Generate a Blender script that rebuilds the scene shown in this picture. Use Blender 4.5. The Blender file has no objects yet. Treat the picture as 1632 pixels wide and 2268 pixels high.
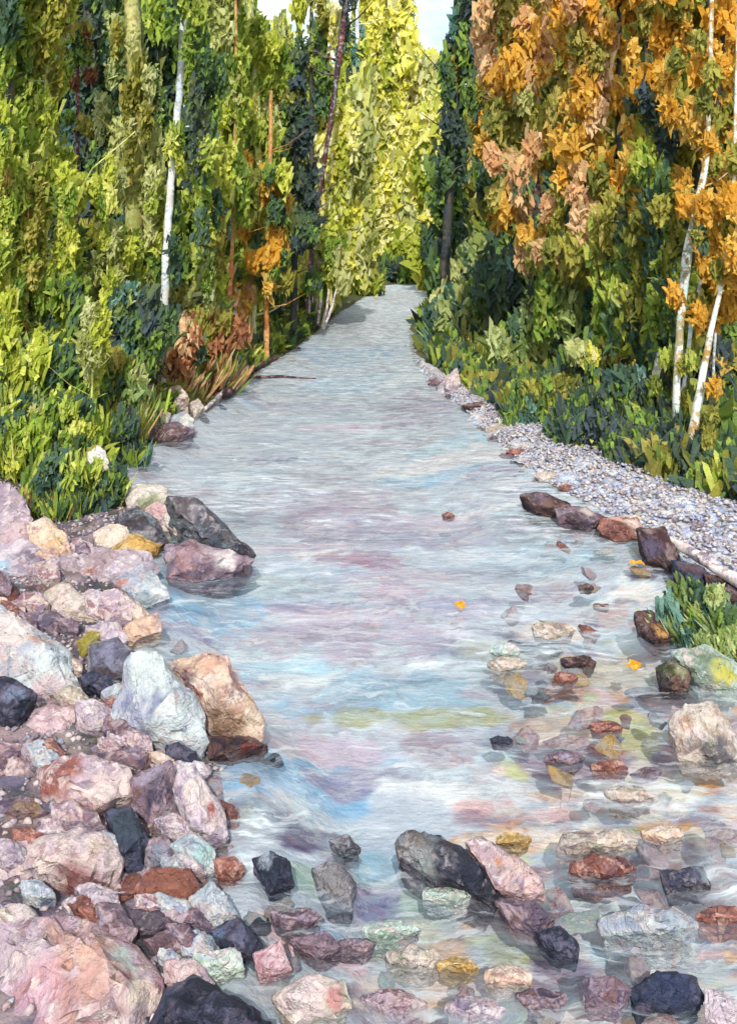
import bpy, bmesh, math, random
import numpy as np
from mathutils import Vector, noise as mn
SC = bpy.context.scene; COL = SC.collection
rng = np.random.default_rng(7); random.seed(7)
# ---------------- camera, world, sun ----------------
F, CU, HV, CH = 1750.0, 816.0, 540.0, 3.0     # focal length, centre column, horizon row (units of a 1632 wide frame), eye height
cam = bpy.data.cameras.new('camera'); camo = bpy.data.objects.new('camera', cam); COL.objects.link(camo)
cam.sensor_fit = 'HORIZONTAL'; cam.sensor_width = 36; cam.lens = 36*F/1632; cam.shift_y = -(1134-HV)/1632
cam.clip_start = .05; cam.clip_end = 2000
camo.location = (0, 0, CH); camo.rotation_euler = (math.radians(90), 0, 0); SC.camera = camo
SUN_EL, SUN_AZ = math.radians(43), math.radians(180)      # azimuth from +Y clockwise: behind the viewer, a little left
w = bpy.data.worlds.new('World'); SC.world = w; w.use_nodes = True
nt = w.node_tree; sky = nt.nodes.new('ShaderNodeTexSky'); sky.sky_type = 'NISHITA'; sky.sun_disc = False
sky.sun_elevation = SUN_EL; sky.sun_rotation = SUN_AZ; sky.air_density = 1.0; sky.dust_density = 2.5
tcw = nt.nodes.new('ShaderNodeTexCoord'); mpw = nt.nodes.new('ShaderNodeMapping'); mpw.inputs['Scale'].default_value = (2, 2, 6)
cn = nt.nodes.new('ShaderNodeTexNoise'); cn.inputs['Scale'].default_value = 2.2; cn.inputs['Detail'].default_value = 6; cr_ = nt.nodes.new('ShaderNodeValToRGB'); cr_.color_ramp.elements[0].position = .36; cr_.color_ramp.elements[1].position = .6
cm = nt.nodes.new('ShaderNodeMix'); cm.data_type = 'RGBA'; cm.inputs[7].default_value = (6.2, 6.6, 6.6, 1)       # thin bright cloud
nt.links.new(tcw.outputs['Generated'], mpw.inputs[0]); nt.links.new(mpw.outputs[0], cn.inputs['Vector']); nt.links.new(cn.outputs[0], cr_.inputs[0]); nt.links.new(cr_.outputs[0], cm.inputs[0]); nt.links.new(sky.outputs[0], cm.inputs[6])
nt.links.new(cm.outputs[2], nt.nodes['Background'].inputs[0]); nt.nodes['Background'].inputs[1].default_value = .15
sl = bpy.data.lights.new('sun', 'SUN'); sl.energy = 2.7; sl.angle = math.radians(.5); sl.color = (1, .955, .88)
so = bpy.data.objects.new('sun', sl); COL.objects.link(so)
sd = Vector((math.sin(SUN_AZ)*math.cos(SUN_EL), math.cos(SUN_AZ)*math.cos(SUN_EL), math.sin(SUN_EL)))
so.rotation_euler = sd.to_track_quat('Z', 'Y').to_euler()
SC.view_settings.view_transform = 'Standard'; SC.view_settings.look = 'None'
SC.view_settings.exposure = 0.6; SC.view_settings.gamma = 1
SC.cycles.max_bounces = 6; SC.cycles.transparent_max_bounces = 8

# ---------------- helpers ----------------
def lin(h):
    h = h.lstrip('#'); r = [int(h[i:i+2], 16)/255 for i in (0, 2, 4)]
    return tuple(c/12.92 if c <= .04045 else ((c+.055)/1.055)**2.4 for c in r)
def P(u, v, D): return Vector(((u-CU)/F*D, D, CH-(v-HV)/F*D))
def GD(v, z=0): return F*(CH-z)/(v-HV)
def link(name, me, mat=None, parent=None):
    o = bpy.data.objects.new(name, me); COL.objects.link(o)
    if mat: me.materials.append(mat)
    if parent is not None: o.parent = parent
    return o
def tag(o, label=None, cat=None, group=None, kind=None):
    if label: o['label'] = label
    if cat: o['category'] = cat
    if group: o['group'] = group
    if kind: o['kind'] = kind
    return o
def thing(name, label, cat, loc, group=None):
    o = bpy.data.objects.new(name, None); COL.objects.link(o); o.location = loc; o.empty_display_size = .2
    return tag(o, label, cat, group)
def mesh_np(name, V, Fs, nper, col=None):
    """V (n,3); Fs (m,nper) index array; col per vertex"""
    me = bpy.data.meshes.new(name); V = np.asarray(V, np.float32); Fs = np.asarray(Fs, np.int32)
    me.vertices.add(len(V)); me.vertices.foreach_set('co', V.ravel())
    me.loops.add(Fs.size); me.loops.foreach_set('vertex_index', Fs.ravel())
    me.polygons.add(len(Fs)); me.polygons.foreach_set('loop_start', np.arange(0, Fs.size, nper, dtype=np.int32))
    me.polygons.foreach_set('loop_total', np.full(len(Fs), nper, np.int32))
    me.update(calc_edges=True)
    if col is not None:
        a = me.color_attributes.new('Col', 'FLOAT_COLOR', 'POINT')
        c = np.ones((len(V), 4), np.float32); c[:, :3] = col; a.data.foreach_set('color', c.ravel())
    return me
def smooth(me, f=True): me.polygons.foreach_set('use_smooth', [f]*len(me.polygons))

class NT:
    def __init__(s, name):
        s.m = bpy.data.materials.new(name); s.m.use_nodes = True; s.t = s.m.node_tree
        s.b = s.t.nodes['Principled BSDF']; s.out = s.t.nodes['Material Output']
    def n(s, t, **k):
        x = s.t.nodes.new('ShaderNode'+t)
        for a, v in k.items(): setattr(x, a, v)
        return x
    def l(s, a, b): s.t.links.new(a, b)
    def mapping(s, src, scale, rot=(0, 0, 0)):
        m = s.n('Mapping'); m.inputs['Scale'].default_value = scale; m.inputs['Rotation'].default_value = rot
        s.l(src, m.inputs[0]); return m.outputs[0]
    def noise(s, vec, scale, detail=4, rough=.6, out=0):
        m = s.n('TexNoise'); m.inputs['Scale'].default_value = scale; m.inputs['Detail'].default_value = detail
        m.inputs['Roughness'].default_value = rough; s.l(vec, m.inputs['Vector']); return m.outputs[out]
    def ramp(s, fac, stops, interp='LINEAR'):
        r = s.n('ValToRGB'); cr = r.color_ramp; cr.interpolation = interp
        while len(cr.elements) < len(stops): cr.elements.new(1)
        for e, (p, c) in zip(cr.elements, stops):
            e.position = p; e.color = (c, c, c, 1) if not hasattr(c, '__len__') else (*c[:3], 1)
        s.l(fac, r.inputs[0]); return r.outputs[0]
    def mix(s, f, a, b, bt='MIX'):
        m = s.n('Mix', data_type='RGBA', blend_type=bt)
        if isinstance(f, (int, float)): m.inputs[0].default_value = f
        else: s.l(f, m.inputs[0])
        for x, i in ((a, 6), (b, 7)):
            if isinstance(x, tuple): m.inputs[i].default_value = (*x[:3], 1)
            else: s.l(x, m.inputs[i])
        return m.outputs[2]
    def vadd(s, a, b, scale=1.0):
        q = s.n('VectorMath', operation='MULTIPLY_ADD'); s.l(b, q.inputs[0]); q.inputs[1].default_value = (scale,)*3; s.l(a, q.inputs[2]); return q.outputs[0]
    def math(s, op, a, b):
        q = s.n('Math', operation=op)
        for x, i in ((a, 0), (b, 1)):
            if isinstance(x, (int, float)): q.inputs[i].default_value = x
            else: s.l(x, q.inputs[i])
        return q.outputs[0]
def pal(*hs): return [lin(h) for h in hs]
def palk(k, *hs): return [tuple(c*k for c in lin(h)) for h in hs]
def palramp(N, fac, cols):
    k = len(cols); return N.ramp(fac, [(i/k, c) for i, c in enumerate(cols)], 'CONSTANT')
def daub(name, cols, s1=(5, 5, 5), s2=(14, 14, 14), rot=(0, 0, 0), vcol=0.0, rough=.75, bump=.5, bdist=.02, fine=60, streak=(1, 1, .2), mixamt=(.44, .52), spec=.3, dab=.8):
    """mosaic of knife-stroke patches with ragged, dry-brushed edges"""
    N = NT(name); tc = N.n('TexCoord'); oi = N.n('ObjectInfo')
    cx = N.n('CombineXYZ')
    for i in range(3): N.l(oi.outputs['Random'], cx.inputs[i])
    co = N.vadd(tc.outputs['Object'], cx.outputs[0], 37.0)
    co = N.mapping(co, (1, 1, 1), rot)
    dn = N.noise(co, s1[0]*1.5, 5, .7, 1)
    cd = N.vadd(co, dn, .9/s1[0])
    def vor(sc):
        m = N.mapping(cd, sc); v = N.n('TexVoronoi'); v.inputs['Scale'].default_value = 1; N.l(m, v.inputs['Vector'])
        sp = N.n('SeparateColor'); N.l(v.outputs['Color'], sp.inputs[0]); return sp.outputs[0], v.outputs['Distance']
    a, da = vor(s1); b, db = vor(s2)
    ca = palramp(N, a, cols); cb = palramp(N, b, cols)
    if vcol > 0:
        at = N.n('Attribute', attribute_name='Col'); ca = N.mix(vcol, ca, at.outputs['Color'])
    st = N.noise(N.mapping(co, streak), fine, 3, .6)
    th = N.math('ADD', N.math('MULTIPLY', N.noise(co, s1[0]*.9, 6, .75), .75), N.math('MULTIPLY', st, .25))
    msk = N.ramp(th, [(mixamt[0], 0.0), (mixamt[1], 1.0)])
    c = N.mix(N.math('MULTIPLY', msk, dab), ca, cb)
    c = N.mix(1.0, c, N.ramp(st, [(.25, .78), (.75, 1.16)]), 'MULTIPLY')
    N.l(c, N.b.inputs['Base Color']); N.b.inputs['Roughness'].default_value = rough; N.b.inputs['Specular IOR Level'].default_value = spec
    h = N.math('ADD', N.math('MULTIPLY', st, .5), N.math('ADD', N.math('MULTIPLY', db, .6), N.math('MULTIPLY', msk, .25)))
    bp = N.n('Bump'); bp.inputs['Strength'].default_value = bump; bp.inputs['Distance'].default_value = bdist
    N.l(h, bp.inputs['Height']); N.l(bp.outputs[0], N.b.inputs['Normal'])
    return N.m

# ---------------- the lie of the land ----------------
LE = [(-2, -.8), (3.0, -.75), (4.0, -.75), (4.9, -1.0), (6, -1.9), (6.8, -2.0), (8.6, -2.5), (10.1, -3.1), (11.2, -3.55), (13.5, -3.1), (16.9, -2.75), (22.8, -2.1), (32.8, -1.4), (45, -.2), (57, 1.2), (75, 3.5)]
RE = [(-2, 5.0), (4, 4.5), (6.9, 3.35), (8.6, 2.85), (10.1, 2.25), (12.5, 2.05), (16.4, 1.6), (20.2, 1.25), (29, 1.55), (40, 3.0), (57, 5.4), (75, 9)]
def ev(T, y): return np.interp(y, [a for a, b in T], [b for a, b in T])
def height(x, y):
    x = np.asarray(x, float); y = np.asarray(y, float)
    dl = ev(LE, y)-x; dr = x-ev(RE, y)
    far = np.clip((y-57.5)/7, 0, 1)
    hl = np.where(dl < 0, np.clip(dl*.5, -.38, 0), .10*(1-np.exp(-dl*2))+.30*np.clip(dl-1.2, 0, 4)+.04*np.clip(dl-5, 0, 60))
    hr = np.where(dr < 0, np.clip(dr*.25, -.38, 0), np.clip(dr*.08, 0, .1)+.24*np.clip(dr-1.2, 0, 3.5)+.05*np.clip(dr-4.6, 0, 60))
    h = np.where(dl > -.8*(dl > dr), np.where(dl > dr, hl, hr), np.maximum(hl, hr)) if False else np.maximum(hl, hr)
    return h+far*1.6
def hz(x, y): return float(height(x, y)) + .10*mn.noise(Vector((x*.7, y*.7, 0)))*(1 if height(x, y) > .05 else .3)

def sheet(name, xs, ys, zf, mat, colf=None, kind='structure', keep=None):
    X, Y = np.meshgrid(xs, ys); Z = np.vectorize(zf)(X, Y)
    V = np.stack([X, Y, Z], -1).reshape(-1, 3); nx, ny = len(xs), len(ys)
    i = np.arange((nx-1)*(ny-1)); r, c = i//(nx-1), i % (nx-1); a = r*nx+c
    Q = np.stack([a, a+1, a+nx+1, a+nx], 1)
    if keep is not None: Q = Q[keep(V[Q].mean(1))]
    col = colf(V) if colf else None
    me = mesh_np(name, V, Q, 4, col); smooth(me); o = link(name, me, mat)
    if kind: o['kind'] = kind
    return o
ys = np.concatenate([np.linspace(-3, 2, 12), np.linspace(2.1, 9, 110), np.linspace(9.12, 20, 80), np.linspace(20.4, 75, 90), np.linspace(80, 600, 14)])
xs = np.concatenate([np.linspace(-500, -20, 12), np.linspace(-18, -6, 24), np.linspace(-5.85, 6, 140), np.linspace(6.5, 20, 26), np.linspace(24, 500, 12)])

def blend_col(V, base, spots, jit=.35):
    """colour patches, painted reflections among them, laid on a surface: spots = (u, v, ru, rv, hex, weight) turned to metres on the ground"""
    n = len(V); c = np.tile(np.array(lin(base)), (n, 1))
    nz = np.array([mn.noise(Vector((p[0]*3.1, p[1]*2.2, 5))) for p in V])
    nz2 = np.array([mn.noise(Vector((p[0]*9, p[1]*7, 15))) for p in V])
    for (u, v, ru, rv, hx, wt) in spots:
        D = GD(v, -.3); x0 = (u-CU)/F*D; rx = ru/F*D; ry = rv*D*D/(F*(CH+.3))
        d = ((V[:, 0]-x0)/rx)**2+((V[:, 1]-D)/ry)**2
        wgt = np.clip(2.6*(1.05-d+nz*.9+nz2*.7), 0, 1)*min(1, wt*1.25)
        c = c*(1-wgt[:, None])+np.array(lin(hx))*wgt[:, None]
    m_ = c.mean(1)[:, None]; c = np.clip(m_+(c-m_)*1.15, 0, 1); c = .42+(c-.42)*1.2; return np.clip(c, .02, 1)*.86

# ground
gm0 = daub('earth', pal('#4a4a3a', '#6b5a48', '#3b4a2c', '#5c6a34', '#7a6a58', '#33402e', '#8a7a5c'), (3, 3, 3), (10, 10, 10), bump=.6, vcol=.8, dab=.3)
def gcol(V):
    c = np.tile(np.array(lin('#46502f')), (len(V), 1))
    for i, (x, y, z) in enumerate(V):
        if y < 14 and x < 3:
            w_ = max(0, min(1, (9.3-y+1.5*mn.noise(Vector((x, y, 0))))/.8)); q = mn.noise(Vector((x*3.2, y*3.2, 3)))
            k = lin('#3f3b50') if q < -.14 else lin('#6a5f78') if q < .05 else lin('#a58f9a') if q < .26 else lin('#5a4450')
            c[i] = c[i]*(1-w_)+np.array(k)*w_
    return c
ground = sheet('ground', xs, ys, hz, gm0, gcol)
# riverbed: stone and silt colours, with blue and lilac sky reflections painted in
SP_BED = [
 (450, 1350, 150, 60, '#93b8d2', .8), (480, 1310, 120, 25, '#a9c2d6', .6), (640, 1760, 220, 70, '#8db2cc', .8), (560, 1800, 110, 60, '#86b0d4', .7), (830, 700, 60, 12, '#e6ddd6', .6),
 (780, 790, 130, 22, '#96bcd8', .9), (760, 850, 110, 20, '#9fc0da', .8), (700, 900, 120, 18, '#c4c6d4', .7), (930, 920, 90, 40, '#9d93a8', .9), (600, 1020, 80, 10, '#7b7896', .7),
 (720, 1110, 200, 40, '#b3a8b6', .8), (800, 1240, 120, 22, '#a0768f', .6), (900, 1180, 260, 40, '#a8a2b4', .6), (1010, 1420, 150, 30, '#8f8da6', .7), (780, 1400, 220, 60, '#b9aebc', .7), (880, 1530, 180, 50, '#9db6c6', .8),
 (930, 1590, 220, 24, '#a3a782', .75), (1220, 1400, 90, 30, '#e8d9cb', .8), (1100, 1440, 90, 26, '#d3d8c0', .7), (1320, 1480, 130, 40, '#c9c2a6', .6), (1250, 1530, 60, 20, '#b06a56', .7),
 (1350, 1640, 80, 50, '#a5583f', .8), (1300, 1600, 180, 40, '#cdbca6', .6), (1400, 1620, 60, 60, '#b9bb6e', .8), (1250, 1700, 110, 50, '#8d7a86', .8), (1420, 1740, 130, 30, '#d9cfa8', .7), (1300, 1760, 140, 22, '#f0e0d4', .85),
 (1130, 1855, 70, 25, '#c08a3a', .8), (1300, 1860, 260, 26, '#eddccb', .8), (1350, 1930, 260, 26, '#8d5f58', .8), (1480, 1830, 120, 16, '#d9a04c', .6), (1400, 2030, 170, 70, '#dbe8ec', .95), (1420, 2110, 120, 30, '#9fc4cf', .7),
 (760, 1740, 90, 30, '#8d88a0', .7), (1110, 1640, 60, 30, '#7d8496', .6), (640, 1900, 120, 60, '#6a6378', .85), (760, 1960, 70, 90, '#8f8a92', .8), (850, 1920, 70, 50, '#9cc2d0', .8), (730, 2010, 110, 50, '#8fa79a', .7), (850, 2020, 120, 50, '#6f6c92', .8),
 (950, 1990, 70, 50, '#b4c6b4', .7), (920, 2090, 100, 50, '#d9dccb', .8), (700, 2150, 120, 40, '#e3c0c6', .7), (720, 2120, 80, 30, '#93aecd', .6), (1000, 2120, 60, 50, '#e3a962', .6), (1120, 2110, 90, 50, '#a9ae88', .7), (1170, 2180, 70, 40, '#e6b98a', .7), (1050, 2200, 260, 60, '#cdb9b6', .6),
 (950, 2240, 100, 30, '#e0b078', .6), (1250, 2160, 90, 60, '#8e8298', .8), (1180, 2050, 90, 50, '#7d7790', .8), (1580, 1980, 40, 140, '#8b6f72', .7), (830, 2110, 60, 20, '#7c8560', .7)]
_r = random.Random(11)
SP_AUTO = []
for _ in range(120):
    v_ = 640+1150*_r.random()**1.3; SP_AUTO.append((_r.uniform(330, 1500), v_, _r.uniform(60, 190), 4+(v_-600)*_r.uniform(.012, .035), _r.choice(['#a3c4da', '#bdb0be', '#e3e8e8', '#9a98b0', '#e8e0dc', '#b0ccd8', '#c9bcc8', '#dfe8ea', '#eceeec', '#a59ca8', '#c6d6dc']), _r.uniform(.5, .9)))  # blue, lilac and white bands paint the water's reflections onto the bed
for _ in range(420):
    v_ = _r.uniform(1280, 2300); u_ = _r.uniform(1632-(v_-1000)*.75, 1660); SP_AUTO.append((max(560, u_), v_, _r.uniform(14, 70), _r.uniform(7, 26), _r.choice(['#ecdccc', '#e3c2c0', '#d39a52', '#a3594a', '#c9cf9a', '#dfe6e4', '#8a7784', '#e6c49c', '#b9c6b0', '#f0e6dc', '#c9a39c', '#7f6f80', '#a9c4cf']), _r.uniform(.6, .95)))
SP_BED = SP_AUTO+SP_BED
bm_ = daub('bed_stones_reflection', palk(.8, '#b4b9c2', '#c6bfbd', '#938c9a', '#d2c6bd', '#787487', '#a3b5bf', '#b59f9b', '#c2cdc8', '#9d8580', '#8a92a8'), (1.6, 4.2, 5), (5, 15, 14), vcol=.86, bump=.5, dab=.42, streak=(.2, 1, 1), fine=34, rough=.6)
keepw = lambda C: (C[:, 0] > ev(LE, C[:, 1])-.6) & (C[:, 0] < ev(RE, C[:, 1])+.4)
wy = np.concatenate([np.linspace(1.5, 9, 260), np.linspace(9.05, 20, 160), np.linspace(20.2, 59, 110)]); wx = np.linspace(-4.2, 6.5, 260)
sheet('riverbed', wx, wy, lambda x, y: min(-.03, hz(x, y)+.07+.02*mn.noise(Vector((x*4, y*4, 2)))), bm_, lambda V: blend_col(V, '#b9c3cc', SP_BED), keep=keepw)
# water: shallow, broken, pale sheet with painted sky reflection, letting the bed show through
N = NT('creek_water'); tc = N.n('TexCoord')
co = tc.outputs['Object']; dn = N.noise(co, 1.6, 4, .6, 1); cd = N.vadd(co, dn, .35)
n1 = N.noise(N.mapping(cd, (.9, 3.4, 1)), 1.4, 6, .62); n2 = N.noise(N.mapping(cd, (2.2, 9, 1)), 1.6, 5, .65); n3 = N.noise(N.mapping(cd, (2.6, 13, 1)), 1.5, 4, .6)
v = N.n('TexVoronoi'); v.inputs['Scale'].default_value = 1; N.l(N.mapping(cd, (.8, 3.4, 1)), v.inputs['Vector']); sp = N.n('SeparateColor'); N.l(v.outputs['Color'], sp.inputs[0])
wc = palramp(N, sp.outputs[0], palk(.82, '#c6d4d8', '#aab9c6', '#cfc9cc', '#aaa2b2', '#b9cad0', '#98a3b6', '#bfb5bb', '#b3c6d0'))
wc2 = N.ramp(n1, [(.3, lin('#736c88')), (.45, lin('#84a0b8')), (.56, lin('#a3b8c2')), (.7, lin('#b8adb2'))])
c = N.mix(.55, wc2, wc); c = N.mix(N.ramp(n3, [(.56, 0.), (.64, .7)]), c, lin('#c9cdcf'))
N.l(c, N.b.inputs['Base Color']); N.b.inputs['Roughness'].default_value = .28; N.b.inputs['Specular IOR Level'].default_value = .35; N.b.inputs['IOR'].default_value = 1.33
bp = N.n('Bump'); bp.inputs['Strength'].default_value = .24; bp.inputs['Distance'].default_value = .05
N.l(N.math('ADD', n2, N.math('MULTIPLY', n3, .5)), bp.inputs['Height']); N.l(bp.outputs[0], N.b.inputs['Normal'])
tr = N.n('BsdfTransparent'); mx = N.n('MixShader')
al = N.math('ADD', N.ramp(n2, [(.46, .03), (.66, .3)]), N.math('MULTIPLY', N.ramp(n1, [(.42, 0.), (.6, 1.)]), .10))
al = N.math('ADD', al, N.ramp(n3, [(.56, 0.), (.64, .3)]))
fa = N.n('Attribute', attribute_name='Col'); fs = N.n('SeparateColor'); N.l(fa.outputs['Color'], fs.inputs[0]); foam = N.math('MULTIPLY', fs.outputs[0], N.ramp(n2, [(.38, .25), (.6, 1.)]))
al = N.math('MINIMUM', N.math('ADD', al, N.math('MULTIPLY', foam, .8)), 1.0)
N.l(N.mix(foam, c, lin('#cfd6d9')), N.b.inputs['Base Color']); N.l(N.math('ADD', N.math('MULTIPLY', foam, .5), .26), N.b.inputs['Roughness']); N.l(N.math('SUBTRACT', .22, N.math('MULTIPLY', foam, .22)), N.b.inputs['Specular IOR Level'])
N.l(al, mx.inputs[0]); N.l(tr.outputs[0], mx.inputs[1]); N.l(N.b.outputs[0], mx.inputs[2]); N.l(mx.outputs[0], N.out.inputs[0])
WAT = N.m
FO = [(2.4, 52, 4.5, 24, 1.), (.6, 30, 1.4, 9, .8), (2.2, 9.2, 1.0, 1.6, .55), (.4, 12, 1.0, 2, .45), (-1.6, 9.6, 1.4, 1.0, .5), (1.85, 3.7, .35, .2, .7), (1.5, 4.3, .35, .12, .6), (1.2, 6.1, .8, .5, .45), (-.55, 3.95, .14, .25, .8), (-.7, 7.3, .4, .25, .6), (2.6, 6.4, .7, .6, .4), (1.3, 7.6, .7, .25, .5), (0, 8.6, .9, .22, .4), (.5, 5.6, .6, .12, .5), (-.4, 6.3, .5, .1, .5), (-.2, 17, 1, 3, .5), (0, 24, 5, 11, .6), (0, 12.5, 3, 3.5, .34), (3, 48, 8, 20, 1.)]  # water whitening: foam, and far patches painting out tree shadow and reflection
def foam_lighten_f(V):
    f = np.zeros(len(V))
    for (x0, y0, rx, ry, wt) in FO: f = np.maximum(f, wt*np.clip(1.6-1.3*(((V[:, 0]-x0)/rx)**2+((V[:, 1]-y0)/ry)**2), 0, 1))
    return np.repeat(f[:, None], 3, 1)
sheet('water', wx, wy, lambda x, y: .0+.014*mn.noise(Vector((x*1.5, y*4, 1)))+.008*mn.noise(Vector((x*5, y*11, 3))), WAT, foam_lighten_f, keep=lambda C: (C[:, 0] > ev(LE, C[:, 1])-.6) & (C[:, 0] < ev(RE, C[:, 1])+.4))
# gravel bank on the right
GB = [(5.6, 4.0, 5.3), (6.9, 3.2, 4.5), (8.6, 2.75, 4.1), (10.1, 2.15, 3.5), (12.5, 1.95, 2.9), (16.4, 1.5, 1.95), (20, 1.2, 1.4)]
gby = np.linspace(5.6, 20, 300); gbm = daub('gravel', pal('#b6bfd4', '#a2aed0', '#d2cfcc', '#b9b0b6', '#94a2c6', '#cfc0b2', '#aebcc8', '#85787c', '#c0c6be', '#97877f'), (3.5, 7, 5), (14, 22, 16), bump=.7, bdist=.03)
def gbz(x, y):
    a = np.interp(y, [g[0] for g in GB], [g[1] for g in GB]); b = np.interp(y, [g[0] for g in GB], [g[2] for g in GB]); return a, b
T = np.linspace(0, 1, 60); V = []
for y in gby:
    a, b = gbz(0, y); a += .22*mn.noise(Vector((0, y*1.6, 4)))+.12*mn.noise(Vector((0, y*5, 4)))-.08
    for t in T:
        x = a+(b-a)*t; V.append((x, y, max(hz(x, y), -.05)+.015+.05*math.sin(math.pi*min(1, t*1.0))+.05*mn.noise(Vector((x*3, y*3, 0)))+.035*mn.noise(Vector((x*11, y*11, 0)))+.015*mn.noise(Vector((x*30, y*30, 0)))))
nx = len(T); i = np.arange((nx-1)*(len(gby)-1)); r, c_ = i//(nx-1), i % (nx-1); a = r*nx+c_
me = mesh_np('gravel_bank', V, np.stack([a, a+1, a+nx+1, a+nx], 1), 4); smooth(me); link('gravel_bank', me, gbm)['kind'] = 'structure'

# ---------------- rocks ----------------
RP = {
 'pink':  (['#e0cccb', '#d2b3b4', '#e8dad8', '#ab8088', '#cbb4c2', '#8e7a90', '#e6d2c8', '#93686a', '#bfa9b8'], 0),
 'cream': (['#ece0d4', '#e3cfc0', '#f1e8e0', '#d3bda8', '#b4b3a0', '#e6d4d0', '#a58f8c'], 0),
 'peach': (['#e0c0b0', '#ead6c8', '#cba594', '#e4cdb0', '#b8948a', '#efe0d6', '#a98a8c'], 0),
 'white': (['#dfe9e9', '#cfdfe2', '#eef0ee', '#b8c6d4', '#c7cbe0', '#e0d2d4', '#8f9cba', '#d8c0bc'], 0),
 'lilac': (['#b9a9b6', '#cbbcc4', '#a391a4', '#d8cbd0', '#8f8298', '#c4a9ac', '#dccfcc'], 0),
 'mauve': (['#8c7480', '#6f5c6c', '#a58e96', '#57495c', '#b5a1a6', '#7b5a5a', '#9a8ea2'], 0),
 'rust':  (['#a0675a', '#8a5148', '#b98173', '#6f4240', '#c9a093', '#93645a', '#5e4450'], 0),
 'navy':  (['#2f3446', '#252a3a', '#454860', '#1f2a3a', '#5a5a72', '#34303e', '#6c6478'], 0),
 'brown': (['#4c3436', '#3a2a30', '#5f4340', '#2f2a34', '#7a5c54', '#8f7d7c'], 0),
 'ochre': (['#d8b062', '#c4974a', '#e2c48a', '#9a7a4c', '#cbb08c'], 0),
 'slate': (['#6b6670', '#4a4855', '#8a838c', '#3a3a48', '#a39ca2', '#5b5250', '#7d8a92'], 0),
 'mint':  (['#b9cfc2', '#cfdccf', '#9db5a4', '#dcc9c9', '#aab7c4'], 0)}
RM = {k: daub('rock_'+k, [tuple(c*{'white': .56, 'cream': .62, 'pink': .68, 'peach': .72}.get(k, .78) for c in q) for q in pal(*v[0])], (5, 5, 5), (16, 10, 12), rot=(.5, .7, .3), vcol=.85, mixamt=(.48, .55), dab=.62, bump=.75, bdist=.03, fine=45, streak=(1, .25, 1)) for k, v in RP.items()}
def rock_finish(bm, name, kind, patches, size, cuts=4, seed=0, label=None, cat='rock', group=None, at_=None):
    R = random.Random(seed)
    bmesh.ops.convex_hull(bm, input=bm.verts)
    bmesh.ops.delete(bm, geom=[v for v in bm.verts if not v.link_faces], context='VERTS')
    bmesh.ops.dissolve_limit(bm, angle_limit=.22, verts=bm.verts, edges=bm.edges)
    bmesh.ops.recalc_face_normals(bm, faces=bm.faces)
    try: bmesh.ops.bevel(bm, geom=list(bm.edges), offset=size*.02, segments=1, profile=.5, affect='EDGES')
    except Exception: pass
    bmesh.ops.triangulate(bm, faces=bm.faces)
    cols = [tuple(c*{'white': .56, 'cream': .62, 'pink': .68, 'peach': .72}.get(kind, .78) for c in lin(h)) for h in RP[kind][0]]
    lay = bm.faces.layers.int.new('fc')
    for f in bm.faces:
        n = f.normal; f[lay] = int(abs(mn.noise(Vector((n.x*2.3, n.y*2.3, n.z*2.3+seed*1.7))))*19+(3 if n.z > .6 else 0)) % len(cols)
    for k in range(7):
        L = size*.085/(1 if cuts > 3 else .5)
        es = [e for e in bm.edges if e.calc_length() > L]
        if not es or len(bm.verts) > 9000: break
        bmesh.ops.subdivide_edges(bm, edges=es, cuts=1)
        bmesh.ops.triangulate(bm, faces=[f for f in bm.faces if len(f.verts) > 4])
    bm.normal_update()
    ctr = sum((v.co for v in bm.verts), Vector())/len(bm.verts); s = 3.2/size
    for v in bm.verts:
        q = (v.co)*s+Vector((seed*3.1, 0, 0))
        d = mn.noise(q)*.045+mn.noise(q*2.7)*.028+mn.noise(q*7)*.016
        d -= .03*(abs(mn.noise(q*1.3+Vector((9, 0, 0)))) < .05)
        v.co += v.normal*d*size
    bmesh.ops.recalc_face_normals(bm, faces=bm.faces)
    vc = []
    for v in bm.verts:
        f = v.link_faces[0] if v.link_faces else None
        c = np.array(cols[f[lay]] if f else cols[0])
        q = v.co*5/max(size, .2)
        if mn.noise(q+Vector((4, seed, 0))) > .22: c = np.array(cols[int(abs(mn.noise(q*.6+Vector((seed, 2, 2))))*23) % len(cols)])
        for (pc, pr, hx) in patches:
            d = (v.co-pc).length/(pr*1.45)
            wt = max(0., min(1., 2.4*(1-d+mn.noise(q*1.7)*.5+mn.noise(q*5)*.25)))
            c = c*(1-wt)+np.array(lin(hx))*.7*wt
        vc.append(c)
    base = Vector((ctr.x, ctr.y, min(v.co.z for v in bm.verts)))
    for v in bm.verts: v.co -= base
    me = bpy.data.meshes.new(name); bm.to_mesh(me); bm.free()
    at = me.color_attributes.new('Col', 'FLOAT_COLOR', 'POINT')
    arr = np.ones((len(vc), 4), np.float32); arr[:, :3] = vc; at.data.foreach_set('color', arr.ravel())
    smooth(me); me.set_sharp_from_angle(angle=math.radians(28))
    o = link(name, me, RM[kind]); o.location = base
    return tag(o, label, cat, group)
OUT = []; ANCH = []; USED = {}
import re
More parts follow.
